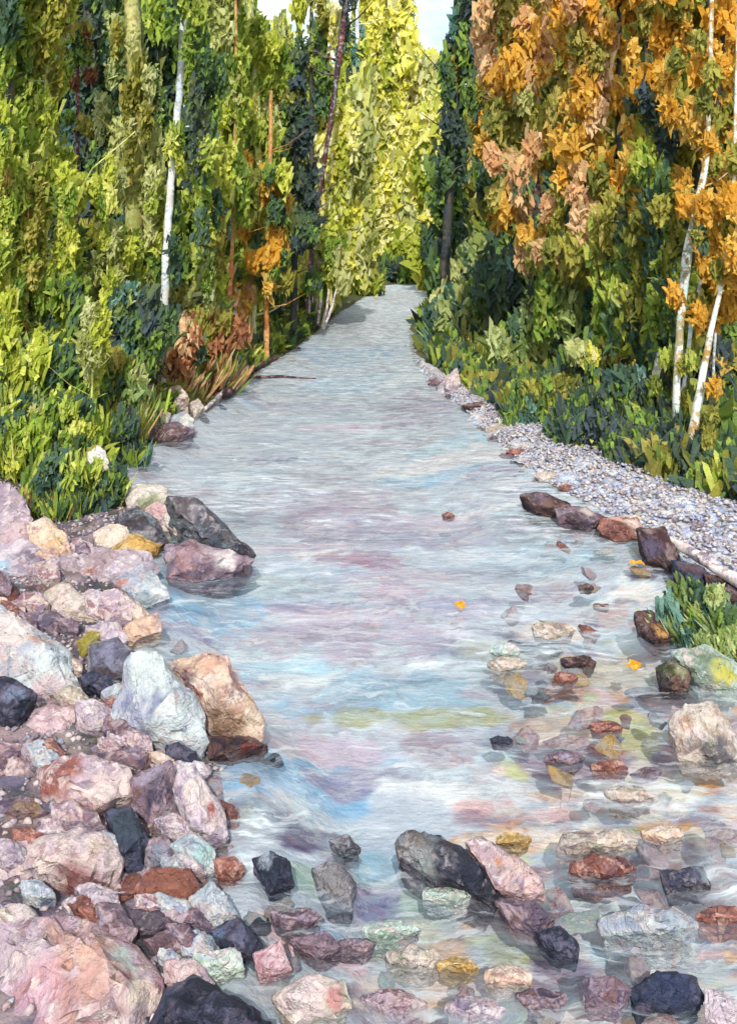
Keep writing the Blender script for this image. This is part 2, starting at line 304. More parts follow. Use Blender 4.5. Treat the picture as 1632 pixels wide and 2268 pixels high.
def beside(what, u, v):
    best = sorted(ANCH, key=lambda a: math.hypot(a[0]-u, (a[1]-v)*1.5))
    lb = what+" on the creek bank"
    for a in best[:30]:
        short = re.split(r' (?:with|in|on|at|under|below|beside|above|near|between|lying|standing|leaning|filling|behind|by|wedged|awash|right|left|just|among|breaking|tipped|continuing|slanting|along|where|resting|half|cut|slanting|next|closing|perched|of)\b|,', a[2])[0]
        if len([b for b in ANCH if re.match(re.escape(short)+r'\b', b[2])]) > 1 or len(short.split()) < 3: continue
        du, dv = u-a[0], v-a[1]; d = ('right of' if du > 0 else 'left of') if abs(du) > abs(dv)*1.3 else ('below' if dv > 0 else 'above')
        lb = '%s %s the %s' % (what, d, short)
        if lb not in USED: USED[lb] = 1; return lb
    return lb
def inside(u, v, sh=.8):
    for o in OUT:
        cu, cv = sum(p[0] for p in o)/len(o), sum(p[1] for p in o)/len(o); c = False; q = [(cu+(a-cu)*sh, cv+(b-cv)*sh) for a, b in o]
        for i in range(len(q)):
            (x1, y1), (x2, y2) = q[i-1], q[i]
            if (y1 > v) != (y2 > v) and u < (x2-x1)*(v-y1)/(y2-y1)+x1: c = not c
        if c: return True
    return False
def boulder(kind, outline, label, patches=(), zb=.05, name='boulder', lean=None, bulge=.35, seed=None, cat='rock', group=None):
    if group is None: OUT.append(outline); ANCH.append((sum(p[0] for p in outline)/len(outline), sum(p[1] for p in outline)/len(outline), label))
    vb = max(p[1] for p in outline); D0 = GD(vb, zb)
    us = [p[0] for p in outline]; vs = [p[1] for p in outline]; size = max(max(us)-min(us), (max(vs)-min(vs)))*D0/F
    ln = min(1.1, .5*D0/3) if lean is None else lean
    dep = lambda v: D0+.12*size+ln*(vb-v)*D0/F
    bm = bmesh.new(); cu, cv = sum(us)/len(us), sum(vs)/len(vs); S = seed if seed is not None else int(cu*7+cv)
    R = random.Random(S)
    for (u, v) in outline:
        p = P(u, v, dep(v)); bm.verts.new(p)
        q = P(cu+(u-cu)*.8, cv+(v-cv)*.8, dep(v)+bulge*size*1.1); q.z = min(q.z, p.z); bm.verts.new(q)
        q2 = q.copy(); q2.z = -min(.25, .35*size)+min(0, q2.z); bm.verts.new(q2)
    for k in range(6):   # ridges facing the viewer
        a = R.uniform(0, 6.28); rr = R.uniform(.2, .55)
        u = cu+math.cos(a)*rr*(max(us)-min(us))*.5; v = cv+math.sin(a)*rr*(max(vs)-min(vs))*.5
        bm.verts.new(P(u, v, dep(v)-bulge*size*R.uniform(.35, .75)))
    pt = [(P(u, v, dep(v)-bulge*size*.35), r/F*D0, h) for (u, v, r, h) in patches]
    return rock_finish(bm, name, kind, pt, size, 4, S, label, cat, group)
B = boulder
B('cream', [(275,1095),(300,1072),(345,1070),(372,1085),(372,1105),(350,1130),(300,1135),(278,1125)], 'rounded cream rock with green-grey stains, topmost on the rocky point', [(325,1085,40,'#efe8e0'),(330,1120,25,'#8e9470')])
B('pink', [(318,1125),(350,1108),(378,1128),(390,1170),(345,1185),(322,1160)], 'small rose pink rock just below the cream rock on the point', [(345,1130,25,'#dba49c')])
B('cream', [(362,1140),(395,1122),(440,1148),(464,1175),(462,1202),(400,1190),(368,1168)], 'long pale cream slab lying against the dark slab of the point', [(400,1150,40,'#f2e6dc'),(440,1180,20,'#e8cfc4')])
B('slate', [(368,1096),(425,1098),(480,1143),(530,1180),(570,1226),(555,1245),(500,1238),(460,1200),(430,1150),(380,1118)], 'long charcoal slab slanting down to the tip of the rocky point', [(500,1185,50,'#3c3f4c'),(400,1108,30,'#6b5a56'),(545,1230,25,'#2c2c38')], lean=.7)
B('mauve', [(362,1205),(430,1188),(475,1205),(540,1230),(566,1240),(520,1268),(450,1288),(366,1285)], 'broken mauve rock with white flecks under the tip of the point', [(500,1240,22,'#efe6e4'),(410,1240,28,'#b98f8f'),(366,1240,20,'#2f2b36')])
B('slate', [(262,1140),(300,1120),(350,1150),(375,1200),(330,1215),(270,1180)], 'dark rock in the hollow behind the ochre rock', [(300,1150,25,'#3a3338')])
B('cream', [(205,1180),(240,1158),(282,1163),(292,1185),(270,1212),(215,1218)], 'small ivory rock below the grassy bank', [(250,1180,40,'#f3dfcc')])
B('ochre', [(228,1222),(262,1200),(290,1180),(362,1205),(345,1230),(290,1232)], 'flat ochre yellow rock beside the ivory rock', [(320,1200,30,'#dcae62')])
B('peach', [(58,1162),(98,1143),(150,1183),(172,1236),(120,1258),(68,1222)], 'peach and yellow boulder below the red-stemmed shrub', [(110,1180,40,'#ecd0b4'),(120,1215,26,'#e2bd7a')])
B('lilac', [(-70,1085),(20,1068),(58,1105),(76,1150),(60,1215),(0,1235),(-70,1225)], 'big dusky lilac boulder at the left edge under the trees', [(30,1100,50,'#a894a0'),(40,1170,40,'#d9bfc2')])
B('lilac', [(-40,1215),(55,1192),(130,1245),(102,1288),(0,1292),(-40,1280)], 'grey-violet boulder with a sky blue face at the left edge', [(15,1262,28,'#a9cfe4'),(70,1240,40,'#7d6f86')])
B('lilac', [(128,1240),(230,1208),(330,1224),(352,1266),(262,1302),(160,1292)], 'broad mauve-brown sloping rock in front of the ochre rock', [(200,1250,50,'#a58f92'),(290,1250,30,'#c9bcc2'),(190,1270,12,'#a0583c')])
B('white', [(248,1285),(308,1248),(362,1288),(380,1325),(322,1348),(280,1332)], 'bluish white slab with a teal-grey end at the water edge', [(330,1325,22,'#8ba3ae'),(265,1290,16,'#c2786a'),(350,1305,20,'#e8eef0')])
B('brown', [(48,1300),(100,1292),(104,1318),(60,1342)], 'small dark brown stone between pale rocks, near the left edge')
B('brown', [(-20,1298),(38,1300),(50,1345),(0,1365),(-20,1360)], 'dark red-brown stone at the left edge above the huge white boulder', [(20,1320,16,'#8a3a2c')])
B('cream', [(95,1312),(142,1288),(202,1330),(232,1380),(152,1385),(100,1348)], 'blush cream rock beside the small dark brown stone', [(150,1320,40,'#ecd6d0')])
B('pink', [(200,1320),(262,1300),(302,1340),(290,1378),(232,1385)], 'rosy grey rock below the bluish white slab')
B('mauve', [(45,1352),(115,1350),(168,1385),(125,1415),(60,1405)], 'low slate-violet stone above the huge white boulder', [(90,1370,30,'#6a6378')])
B('peach', [(238,1418),(300,1372),(352,1358),(360,1400),(292,1432)], 'flat apricot rock at the edge of the blue water', [(300,1395,50,'#e3bfa6')])
B('white', [(-90,1332),(0,1338),(70,1392),(168,1448),(182,1560),(150,1585),(40,1548),(-90,1550)], 'huge white and pink boulder with rust streaks at the left edge', [(125,1480,60,'#e4edee'),(20,1400,60,'#e9d3cc'),(85,1430,22,'#c98a6e'),(110,1545,40,'#e2c8cc')], seed=5)
B('navy', [(-40,1488),(40,1503),(82,1540),(40,1602),(-40,1605)], 'navy blue wedge of rock under the huge white boulder', [(30,1540,20,'#8c9cb8')], zb=.2)
B('pink', [(0,1612),(60,1570),(170,1560),(186,1630),(132,1668),(40,1668)], 'pale pink rock wedged under the huge white boulder', [(120,1590,40,'#e6c6ca')])
B('slate', [(195,1428),(260,1408),(296,1440),(288,1490),(230,1532),(195,1502)], 'grey-violet boulder standing left of the tall white boulder', [(240,1450,40,'#8583a0'),(215,1505,30,'#4a3238')])
B('ochre', [(170,1420),(200,1395),(228,1400),(205,1440),(180,1460)], 'small mossy yellow-green stone above the grey-violet boulder', [(195,1425,30,'#8a8a2c')])
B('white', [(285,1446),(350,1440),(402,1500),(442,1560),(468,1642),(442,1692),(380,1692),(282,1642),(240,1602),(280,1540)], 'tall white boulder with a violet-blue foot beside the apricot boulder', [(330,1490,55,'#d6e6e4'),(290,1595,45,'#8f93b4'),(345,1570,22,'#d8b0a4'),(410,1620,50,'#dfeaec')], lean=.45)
B('peach', [(372,1470),(440,1444),(502,1450),(542,1530),(588,1602),(582,1642),(520,1644),(462,1622),(420,1552)], 'apricot boulder leaning on the tall white boulder at the water edge', [(395,1510,36,'#5d4a58'),(562,1600,28,'#efdcc4'),(500,1590,36,'#95785f'),(465,1500,26,'#f1ded2'),(470,1465,30,'#e2b49c'),(430,1540,14,'#a8402c')], lean=.5)
B('brown', [(455,1628),(555,1636),(598,1652),(530,1684),(460,1682)], 'wet maroon rock at the foot of the apricot boulder', [(550,1660,20,'#9a4436')])
B('mint', [(200,1600),(232,1560),(262,1590),(262,1650),(215,1665)], 'small moss-green stone left of the tall white boulder', [(225,1620,40,'#7c8c66')])
B('mauve', [(180,1660),(262,1645),(350,1680),(330,1722),(215,1712)], 'slate-violet rock below the moss-green stone')
B('lilac', [(330,1690),(430,1680),(470,1710),(440,1742),(350,1742)], 'pale lilac rock below the tall white boulder', [(420,1700,30,'#e9e6ea')])
B('pink', [(82,1690),(180,1662),(290,1698),(302,1762),(230,1812),(152,1832),(90,1792)], 'pink boulder with a rust red shoulder above the rust-faced boulder', [(120,1712,50,'#9c5a4c'),(250,1745,55,'#e6d0cc'),(200,1800,16,'#a85c4c')])
B('pink', [(-30,1640),(56,1650),(96,1738),(72,1762),(-30,1745)], 'pink rock with a dark brown side at the left edge', [(15,1690,30,'#5a4248')])
B('mauve', [(-40,1775),(50,1760),(120,1800),(90,1840),(-40,1850)], 'brownish grey rock at the left edge behind the rust-faced boulder', [(60,1785,26,'#a8895c')])
B('lilac', [(392,1712),(432,1690),(502,1800),(508,1862),(462,1884),(402,1832),(385,1760)], 'tilted pink-grey rock with a cream ridge along the water', [(440,1760,30,'#ecdcd4'),(480,1820,24,'#e8d6d0'),(470,1790,12,'#b05a48')], lean=.5)
B('mauve', [(288,1722),(380,1684),(402,1752),(412,1832),(330,1838),(290,1792)], 'dark violet rock between the pink boulder and the tilted rock', [(350,1750,30,'#4a4258'),(385,1800,24,'#a99aa4')])
B('navy', [(232,1800),(292,1782),(330,1850),(320,1940),(280,1950),(262,1880)], 'deep teal-black rock behind the rust-faced boulder', [(280,1830,40,'#2a3e4a')])
B('pink', [(-20,1892),(60,1850),(200,1834),(247,1850),(278,1912),(268,1962),(242,1994),(180,2018),(88,1984),(-20,1955)], 'large pale pink boulder with a rust brown lower face', [(130,1972,60,'#7d4a44'),(195,1975,52,'#84504a'),(230,1950,24,'#8f5c54'),(110,1870,60,'#e9d6cf'),(225,1890,40,'#efd9cc'),(212,1868,12,'#e6c48c')])
B('rust', [(298,1962),(330,1920),(420,1924),(444,1962),(422,2012),(360,2024),(308,1992)], 'rust red boulder beside the white stones', [(380,1960,50,'#96604e')])
B('mauve', [(300,1870),(362,1850),(400,1890),(392,1930),(330,1935)], 'small violet-grey rock above the rust red boulder', [(340,1900,26,'#8794a4')])
B('white', [(368,1872),(420,1844),(476,1880),(482,1932),(440,1948),(400,1912)], 'white stone with teal edges above the rust red boulder', [(450,1895,20,'#a9ccc8')])
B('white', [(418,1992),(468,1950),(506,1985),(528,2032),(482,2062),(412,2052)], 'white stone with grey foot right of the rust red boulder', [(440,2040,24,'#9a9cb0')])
B('rust', [(470,1905),(520,1895),(545,1925),(520,1950),(480,1945)], 'small brown-red stone in the shallows beside the white stones')
B('mauve', [(262,2010),(350,2020),(400,2050),(380,2090),(300,2080)], 'dark plum rock in the gap below the rust red boulder', [(330,2050,50,'#2b2838')])
B('pink', [(-80,2022),(60,2008),(180,2036),(252,2088),(342,2140),(366,2182),(344,2268),(300,2350),(-80,2350)], 'very large lilac and pink boulder filling the lower left corner', [(60,2070,90,'#bba9b4'),(80,2210,60,'#dca9b4'),(190,2110,50,'#dba890'),(322,2190,34,'#efe0cc'),(275,2110,30,'#b9cfc6'),(185,2135,22,'#e8c878'),(200,2200,60,'#c08f86'),(130,2035,36,'#c99a86')], lean=.8, seed=3)
B('mauve', [(312,2082),(392,2050),(424,2090),(402,2134),(350,2124)], 'plum brown stone right of the very large corner boulder', [(370,2090,40,'#66464c')])
B('navy', [(448,2062),(530,2034),(584,2090),(578,2132),(500,2114)], 'blue-black wedge stone among the pink foreground stones', [(480,2060,16,'#6e86a8')])
B('mint', [(430,2112),(530,2098),(546,2150),(470,2176),(432,2150)], 'mint green stone among the pink foreground stones')
B('pink', [(560,2112),(620,2086),(648,2150),(574,2174)], 'rose pink stone right of the mint green stone', [(600,2130,40,'#d9a4b0')])
B('pink', [(362,2130),(430,2120),(480,2180),(420,2206),(368,2180)], 'pink stone between corner boulder and mint green stone', [(400,2150,40,'#dcc0c2')])
B('navy', [(290,2330),(362,2210),(432,2168),(560,2222),(640,2330)], 'blue-black rock in the dark gap at the bottom edge', [(450,2190,36,'#6a5c70'),(440,2250,60,'#23263a')])
B('cream', [(600,2212),(680,2158),(762,2172),(782,2232),(650,2272)], 'blush white rock at the bottom edge beside the blue-black rock', [(680,2190,50,'#e9d2d2'),(740,2215,22,'#cf8f8c')])
B('mauve', [(640,2080),(720,2064),(760,2100),(700,2124)], 'low lavender stone in the shallows above the blush white rock')
# shallows
B('navy', [(556,1902),(600,1884),(640,1905),(652,1960),(596,1978)], 'blue-black stone breaking the shallows right of the white stones', [(590,1900,16,'#b9c6d4')])
B('slate', [(728,1862),(772,1848),(800,1880),(760,1896)], 'small charcoal stone tipped in the middle of the shallows')
B('slate', [(690,1925),(745,1905),(790,1960),(780,2025),(720,2010)], 'grey-green boulder under water in the middle foreground', [(740,1950,50,'#8d8a8e')], zb=-.05)
B('slate', [(874,1862),(905,1838),(970,1848),(1040,1890),(1112,1962),(1100,2014),(1030,1988),(950,1950),(880,1902)], 'dark navy slab with a grey upper end slanting across the shallows', [(920,1865,50,'#7a746e'),(1010,1915,55,'#262c3e'),(1070,1965,55,'#1c2438'),(930,1920,36,'#a3a9aa')], lean=.6)
B('pink', [(1026,1862),(1060,1846),(1130,1900),(1204,1960),(1210,1988),(1160,1996),(1088,1942)], 'pink crusted ridge of rock along the dark navy slab', [(1070,1885,22,'#e9c6c0'),(1180,1970,22,'#eec9c4'),(1120,1920,24,'#d9bcb4'),(1105,1915,9,'#d98a4c')], lean=.6)
B('mauve', [(1096,1996),(1180,1990),(1232,2040),(1200,2080),(1130,2050)], 'violet-grey rock continuing below the dark navy slab', [(1190,2040,30,'#5c566e')])
B('navy', [(1180,2060),(1240,2050),(1285,2090),(1280,2130),(1215,2110)], 'blue-grey stone at the lower end of the slanting rocks')
B('navy', [(1388,2192),(1452,2154),(1546,2160),(1560,2212),(1480,2248),(1400,2232)], 'rounded dark blue boulder in the lower right corner', [(1480,2180,50,'#3a4468')])
B('mauve', [(1290,2170),(1360,2160),(1400,2196),(1370,2240),(1290,2230)], 'mauve stone left of the rounded dark blue boulder')
B('lilac', [(1560,2190),(1600,2196),(1650,2236),(1650,2290),(1560,2260)], 'grey-pink stone in the lower right corner beyond the dark blue boulder')
B('slate', [(1458,1932),(1560,1918),(1576,1962),(1474,1976)], 'dark blue-grey flat rock near the right edge', [(1510,1945,40,'#474760')])
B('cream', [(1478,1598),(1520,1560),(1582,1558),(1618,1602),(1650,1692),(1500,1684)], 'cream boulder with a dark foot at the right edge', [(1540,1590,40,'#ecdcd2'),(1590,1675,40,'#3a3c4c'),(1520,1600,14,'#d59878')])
B('brown', [(1402,1356),(1440,1348),(1478,1382),(1500,1408),(1452,1424),(1420,1400)], 'dark brown rock with ochre spots standing in the reeds', [(1462,1396,14,'#dfa766')])
B('brown', [(1450,1478),(1480,1462),(1532,1480),(1526,1530),(1462,1524)], 'dark red rock with a mossy top below the reeds', [(1480,1480,26,'#4a5a34'),(1510,1488,14,'#c9cf9c')])
B('mint', [(1480,1440),(1560,1430),(1640,1470),(1640,1530),(1540,1520)], 'moss covered grey-green rock at the right edge', [(1560,1480,60,'#74856a'),(1610,1490,26,'#c2b82c')])
# left bank rocks further off
B('cream', [(192,1000),(215,985),(235,1000),(245,1035),(215,1050),(195,1030)], 'white rock in the grass below the yellow-green shrubs', [(220,1005,30,'#eff0ea')], zb=.35)
B('mauve', [(318,945),(400,935),(432,952),(400,975),(325,975)], 'low brown ledge under the cream bank rocks', [(370,965,30,'#7a5a40')])
B('cream', [(322,905),(355,895),(378,915),(372,945),(330,948)], 'round cream and green rock at the end of the left bank')
B('white', [(372,925),(410,908),(430,930),(426,952),(375,950)], 'pointed white rock next to the round cream and green rock', [(412,930,16,'#f0ebe2')])
B('cream', [(415,895),(440,880),(452,900),(430,925)], 'small ivory rock perched on the left bank')
B('pink', [(312,858),(335,850),(345,885),(322,900)], 'salmon pink rock half hidden in brown grass', [(325,870,20,'#d09a8c')], zb=.3)
B('peach', [(355,862),(400,852),(420,880),(380,895)], 'peach rock in the brown grass above the cream rocks', zb=.3)
B('lilac', [(985,835),(1012,815),(1020,850),(1005,870),(985,860)], 'pinkish white rock by the narrow bend on the right bank', [(1005,835,20,'#e4d4cc')])
B('brown', [(1150,1096),(1210,1088),(1264,1118),(1240,1146),(1180,1128)], 'dark brown flat rock, upper end of the line of dark rocks', [(1190,1100,20,'#7d6a78')])
B('mauve', [(1228,1124),(1300,1122),(1352,1150),(1300,1174),(1240,1158)], 'plum rock in the upper part of the line of dark rocks', [(1300,1130,18,'#e0cfc4'),(1270,1150,24,'#4c3a40')])
B('rust', [(1330,1142),(1412,1148),(1432,1188),(1362,1196),(1320,1170)], 'russet rock in the middle of the line of dark rocks', [(1400,1160,20,'#ead8cc'),(1370,1180,24,'#5a3a34')])
B('brown', [(1408,1168),(1470,1166),(1504,1222),(1492,1262),(1432,1240)], 'large plum-black rock in the line of dark rocks', [(1440,1210,26,'#55506a'),(1475,1185,30,'#4a2c30')])
B('navy', [(1484,1238),(1540,1248),(1590,1296),(1566,1312),(1505,1280)], 'blue-black rock in the lower part of the line of dark rocks', [(1530,1260,18,'#6a4a48')])
B('brown', [(1556,1268),(1640,1286),(1670,1340),(1604,1338),(1570,1308)], 'maroon rock closing the line of dark rocks at the right edge', [(1600,1300,26,'#2a2430')])
for i, (u, v_, k, s, lb) in enumerate([(968,845,'mauve',16,'violet pebbly rock beside the pinkish white rock at the bend'),(1052,900,'brown',22,'brown stone where the gravel bank narrows'),(1100,950,'cream',22,'ivory stone on the gravel bank below the bend'),
    (1145,1000,'rust',18,'rusty stone at the edge of the gravel bank'),(1210,1055,'cream',22,'cream stone on the gravel bank above the line of dark rocks'),(1330,1010,'mint',24,'grey-green stone where forest meets gravel'),(1255,1080,'rust',16,'small russet stone beside the upper end of the line of dark rocks'),
    (1395,1150,'cream',26,'blush stone resting against the line of dark rocks'),(1540,1110,'slate',34,'mossy grey stones heap at the foot of the dark shrubs'),(1615,1190,'cream',28,'ivory stone on the gravel at the right edge'),(1580,1140,'mint',28,'pale lichen rock under the birches'),(1250,1500,'rust',24,'brick red stone in the shallow water'),
    (1340,1610,'rust',30,'broad rust stone under shallow water on the right'),(1110,1640,'navy',20,'small navy stone in midstream'),(1220,1395,'cream',40,'cream boulder awash in the right riffle'),(1120,1440,'mint',32,'pale green stone awash in midstream'),(1120,1470,'cream',36,'ivory stone awash beside the pale green stone'),
    (1280,1465,'brown',30,'thin maroon stone awash below the cream boulder'),(1250,1680,'mauve',34,'mauve rock under the right hand riffle'),(1345,1700,'rust',34,'maroon rock in the right shallows'),(1390,1760,'cream',44,'long white stone awash in the right shallows'),(1130,1860,'ochre',34,'ochre stone beside the pink crusted ridge'),
    (1300,1300,'brown',14,'tiny brown stone above the cream boulder'),(990,1140,'rust',12,'tiny red stone in midstream'),(1500,1390,'cream',22,'small cream stone in the reeds'),
    (860,2062,'mint',48,'broad mint slab awash between the grey-green boulder and the slanting rocks'),(925,2125,'cream',56,'cream slab awash above the ochre one near the bottom edge'),(1015,2140,'ochre',34,'ochre slab awash near the bottom edge'),(1120,2165,'peach',52,'apricot slab awash near the bottom edge'),(1050,2235,'lilac',62,'lilac slab cut by the bottom edge'),
    (880,2225,'pink',58,'rose slab cut by the bottom edge right of the blush white rock'),(790,2095,'mauve',40,'plum slab awash right of the low lavender stone'),(1205,2215,'mauve',48,'plum-grey slab near the bottom edge left of the mauve stone'),(985,1985,'mint',44,'pale green slab awash left of the lower end of the dark navy slab'),(1430,2050,'white',88,'wide white slab under thin water above the rounded dark blue boulder'),
    (1330,1925,'rust',60,'flat brown-red slab left of the dark blue-grey flat rock'),(1310,1868,'cream',66,'long cream slab awash above the flat brown-red slab'),(1470,1850,'peach',40,'peach slab awash near the right edge'),(1600,2030,'rust',46,'dull red slab at the right edge'),(650,2035,'mauve',50,'violet slab awash right of the blue-black wedge stone')]):
    R = random.Random(i); pts = []
    for k2 in range(7):
        a = -k2/7*6.283+R.uniform(-.2, .2); pts.append((u+math.cos(a)*s*R.uniform(.85, 1.25)*1.25, v_+math.sin(a)*s*.5*R.uniform(.8, 1.2)))
    B(k, pts, lb, zb=.02, name='stone', seed=i+50)

# half buried angular rocks packed between the boulders
R = random.Random(21)
FK = ['lilac', 'mauve', 'pink', 'navy', 'cream', 'rust', 'pink', 'white', 'peach', 'lilac', 'pink', 'mauve', 'lilac']; FNAME = {'lilac': 'lilac', 'mauve': 'plum grey', 'pink': 'pink', 'navy': 'blue-black', 'slate': 'grey', 'cream': 'cream', 'rust': 'rust brown', 'white': 'white', 'peach': 'apricot'}
for n_ in range(150):
    v_ = 1190+950*R.random(); umax = np.interp(v_, [1190, 1300, 1420, 1640, 1850, 2100], [330, 330, 300, 400, 440, 520]); u = R.uniform(-30, umax); k = R.choice(FK)
    if inside(u, v_+4, .78): continue
    L = R.uniform(34, 66)*(.7+.5*(v_-1190)/950); wd = L*R.uniform(.45, .75); th = R.uniform(.2, 1.0); pts = []
    for q in range(6):
        a = q/6*6.283+R.uniform(-.3, .3); px, py = math.cos(a)*L, math.sin(a)*wd; pts.append((u+px*math.cos(th)-py*math.sin(th), v_+(px*math.sin(th)+py*math.cos(th))*.85))
    vb_ = max(p[1] for p in pts); z_ = .2
    for _ in range(6): D_ = GD(vb_, z_); z_ = hz((u-CU)/F*D_, D_)
    where = 'on the upper left shore' if v_ < 1480 else 'on the middle left shore' if v_ < 1800 else 'on the lower left shore'
    B(k, pts, beside('half buried %s rock' % FNAME[k], u, v_), zb=z_+.05, seed=n_+200, group='half buried rocks between the boulders')
# individual cobbles of the shallows
NAMES = {'pink': 'pink', 'cream': 'cream', 'white': 'white', 'mauve': 'mauve', 'rust': 'rust brown', 'lilac': 'lilac', 'ochre': 'ochre', 'slate': 'dark grey', 'mint': 'grey-green', 'navy': 'blue-black'}
ZONES = [('in the shallows along the bottom edge', (560, 1600), (2100, 2262), 26, .05, .12), ('awash in the shallows near the right edge', (1230, 1620), (1700, 2060), 24, .05, .11), ('awash along the right bank by the reeds', (1130, 1470), (1180, 1660), 36, .06, .13),
  ('on the gravel bank beside the line of dark rocks', (1130, 1600), (1050, 1230), 60, .04, .12), ('wedged between boulders on the left shore', (20, 420), (1260, 2080), 60, .09, .17), ('at the foot of the left boulders in the water', (400, 620), (1650, 2080), 22, .05, .12), ('along the ragged inner edge of the gravel bank', (905, 1400), (760, 1180), 70, .05, .12), ('along the far left bank', (440, 680), (770, 930), 20, .10, .25), ('along the far right bank', (905, 1080), (740, 930), 18, .10, .2)]
stone_src = {}
for k in NAMES:
    for j in range(3):
        R = random.Random(hash((len(k), j, k[0])) % 999); bm = bmesh.new()
        for q in range(14):
            d = Vector((R.gauss(0, 1), R.gauss(0, 1), R.gauss(0, 1))).normalized(); bm.verts.new(Vector((d.x*1.25, d.y*.95, d.z*.62))*R.uniform(.85, 1))
        o = rock_finish(bm, 'cobble', k, [], 2.0, 2, j+ord(k[0])); stone_src[(k, j)] = o; COL.objects.unlink(o)
for (where, (u0, u1), (v0, v1), n, s0, s1) in ZONES:
    for _ in range(n):
        u, v_ = random.uniform(u0, u1), random.uniform(v0, v1); D = GD(v_); x = (u-CU)/F*D
        if where.startswith(('wedged', 'in the shallows', 'awash in', 'at the foot')) and inside(u, v_, 1.1): continue
        if where.startswith('along the far right'): x = float(ev(RE, D))+random.uniform(-.3, .25)
        if where.startswith('along the far left'): x = float(ev(LE, D))+random.uniform(-.25, .3)
        if where.startswith('along the ragged'): D = random.uniform(8.6, 19); x = float(ev(RE, D))+random.uniform(-.22, .12)
        if where.startswith('on the gravel'): x = float(ev(RE, D))+random.uniform(0, .9)
        k = random.choice(['mauve', 'cream', 'rust', 'lilac', 'mauve', 'slate', 'pink'] if 'ragged' in where else ['cream', 'pink', 'white', 'lilac', 'ochre', 'mint', 'cream', 'mauve', 'pink'] if 'shallows' in where else list(NAMES)); s = random.uniform(s0, s1)*.85
        o = bpy.data.objects.new('cobble', stone_src[(k, random.randrange(3))].data); COL.objects.link(o)
        z = max(hz(x, D), -.02); o.location = (x, D, z-s*random.uniform(.5, .75)); o.scale = (s*random.uniform(.8, 1.4), s, s*random.uniform(.7, 1.1)); o.rotation_euler = (random.uniform(-.3, .3), random.uniform(-.3, .3), random.uniform(0, 6.3))
        pu, pv = CU+F*x/D, HV+F*(CH-o.location.z)/D; tag(o, beside('%s%s %s stone' % ('tiny' if s < .055 else 'small', ' long' if o.scale[0] > 1.2*s else ' flat' if o.scale[2] < .85*s else '', NAMES[k]), pu, pv), 'stone', 'small stones scattered along the creek')

# grit and pebbles too many to count, on the left shore and the gravel bank
def pebbles(name, pts, cols, label):
    n = len(pts); O = np.array([(1, 0, 0), (-1, 0, 0), (0, 1, 0), (0, -1, 0), (0, 0, 1), (0, 0, -1), ])
    Fq = np.array([(0, 2, 4), (2, 1, 4), (1, 3, 4), (3, 0, 4), (2, 0, 5), (1, 2, 5), (3, 1, 5), (0, 3, 5)])
    p = np.array([q[:3] for q in pts]); sz = np.array([q[3] for q in pts]); J = rng.normal(0, .22, (n, 6, 3)); a = rng.uniform(0, 6.28, n); ca, sa = np.cos(a), np.sin(a)
    L = (O[None]+J)*np.array([1.2, .9, .6]); L = np.stack([L[..., 0]*ca[:, None]-L[..., 1]*sa[:, None], L[..., 0]*sa[:, None]+L[..., 1]*ca[:, None], L[..., 2]], -1)
    V = (p[:, None, :]+L*sz[:, None, None]).reshape(-1, 3); Fs = (np.arange(n)[:, None, None]*6+Fq[None]).reshape(-1, 3)
    C = np.repeat(np.array(cols)[rng.integers(0, len(cols), n)]*rng.uniform(.8, 1.1, (n, 1)), 6, 0)
    tag(link(name, mesh_np(name, V, Fs, 3, C), PEB), label, name, kind='stuff')
PEB = daub('pebble_stone', pal('#a09aa4', '#b9a9a6', '#8a8490', '#c9bfbc'), (20, 20, 20), (50, 50, 50), vcol=.9, dab=.3, bump=.3, bdist=.005)
R = random.Random(5); pl_ = []; pg = []
for _ in range(9000):
    y = R.uniform(3.0, 9.6); x = float(ev(LE, y))-R.uniform(-.15, 3.4); z = hz(x, y); pl_.append((x, y, z+.004, R.uniform(.008, .03)*R.uniform(.6, 1.3)))
for _ in range(6500):
    y = R.uniform(5.8, 19); a, b = gbz(0, y); t = R.random()**1.2; x = a+(b-a)*t; pg.append((x, y, max(hz(x, y), -.05)+.02+.05*math.sin(math.pi*t)+.02, R.uniform(.012, .04)))
pebbles('pebbles', pl_, palk(.75, '#b3a3b0', '#c9b4b4', '#8c8094', '#dccdc8', '#6a5c6c', '#a07c74', '#9aa2b4', '#5a5366'), 'loose pink and violet pebbles packed between the left shore boulders')
pebbles('gravel', pg, palk(.8, '#c3c9dc', '#aab4d4', '#d9d4d0', '#9aa0b8', '#b7a8a4', '#7d7078', '#cfc6be'), 'loose pale blue and grey gravel strewn over the right bank')
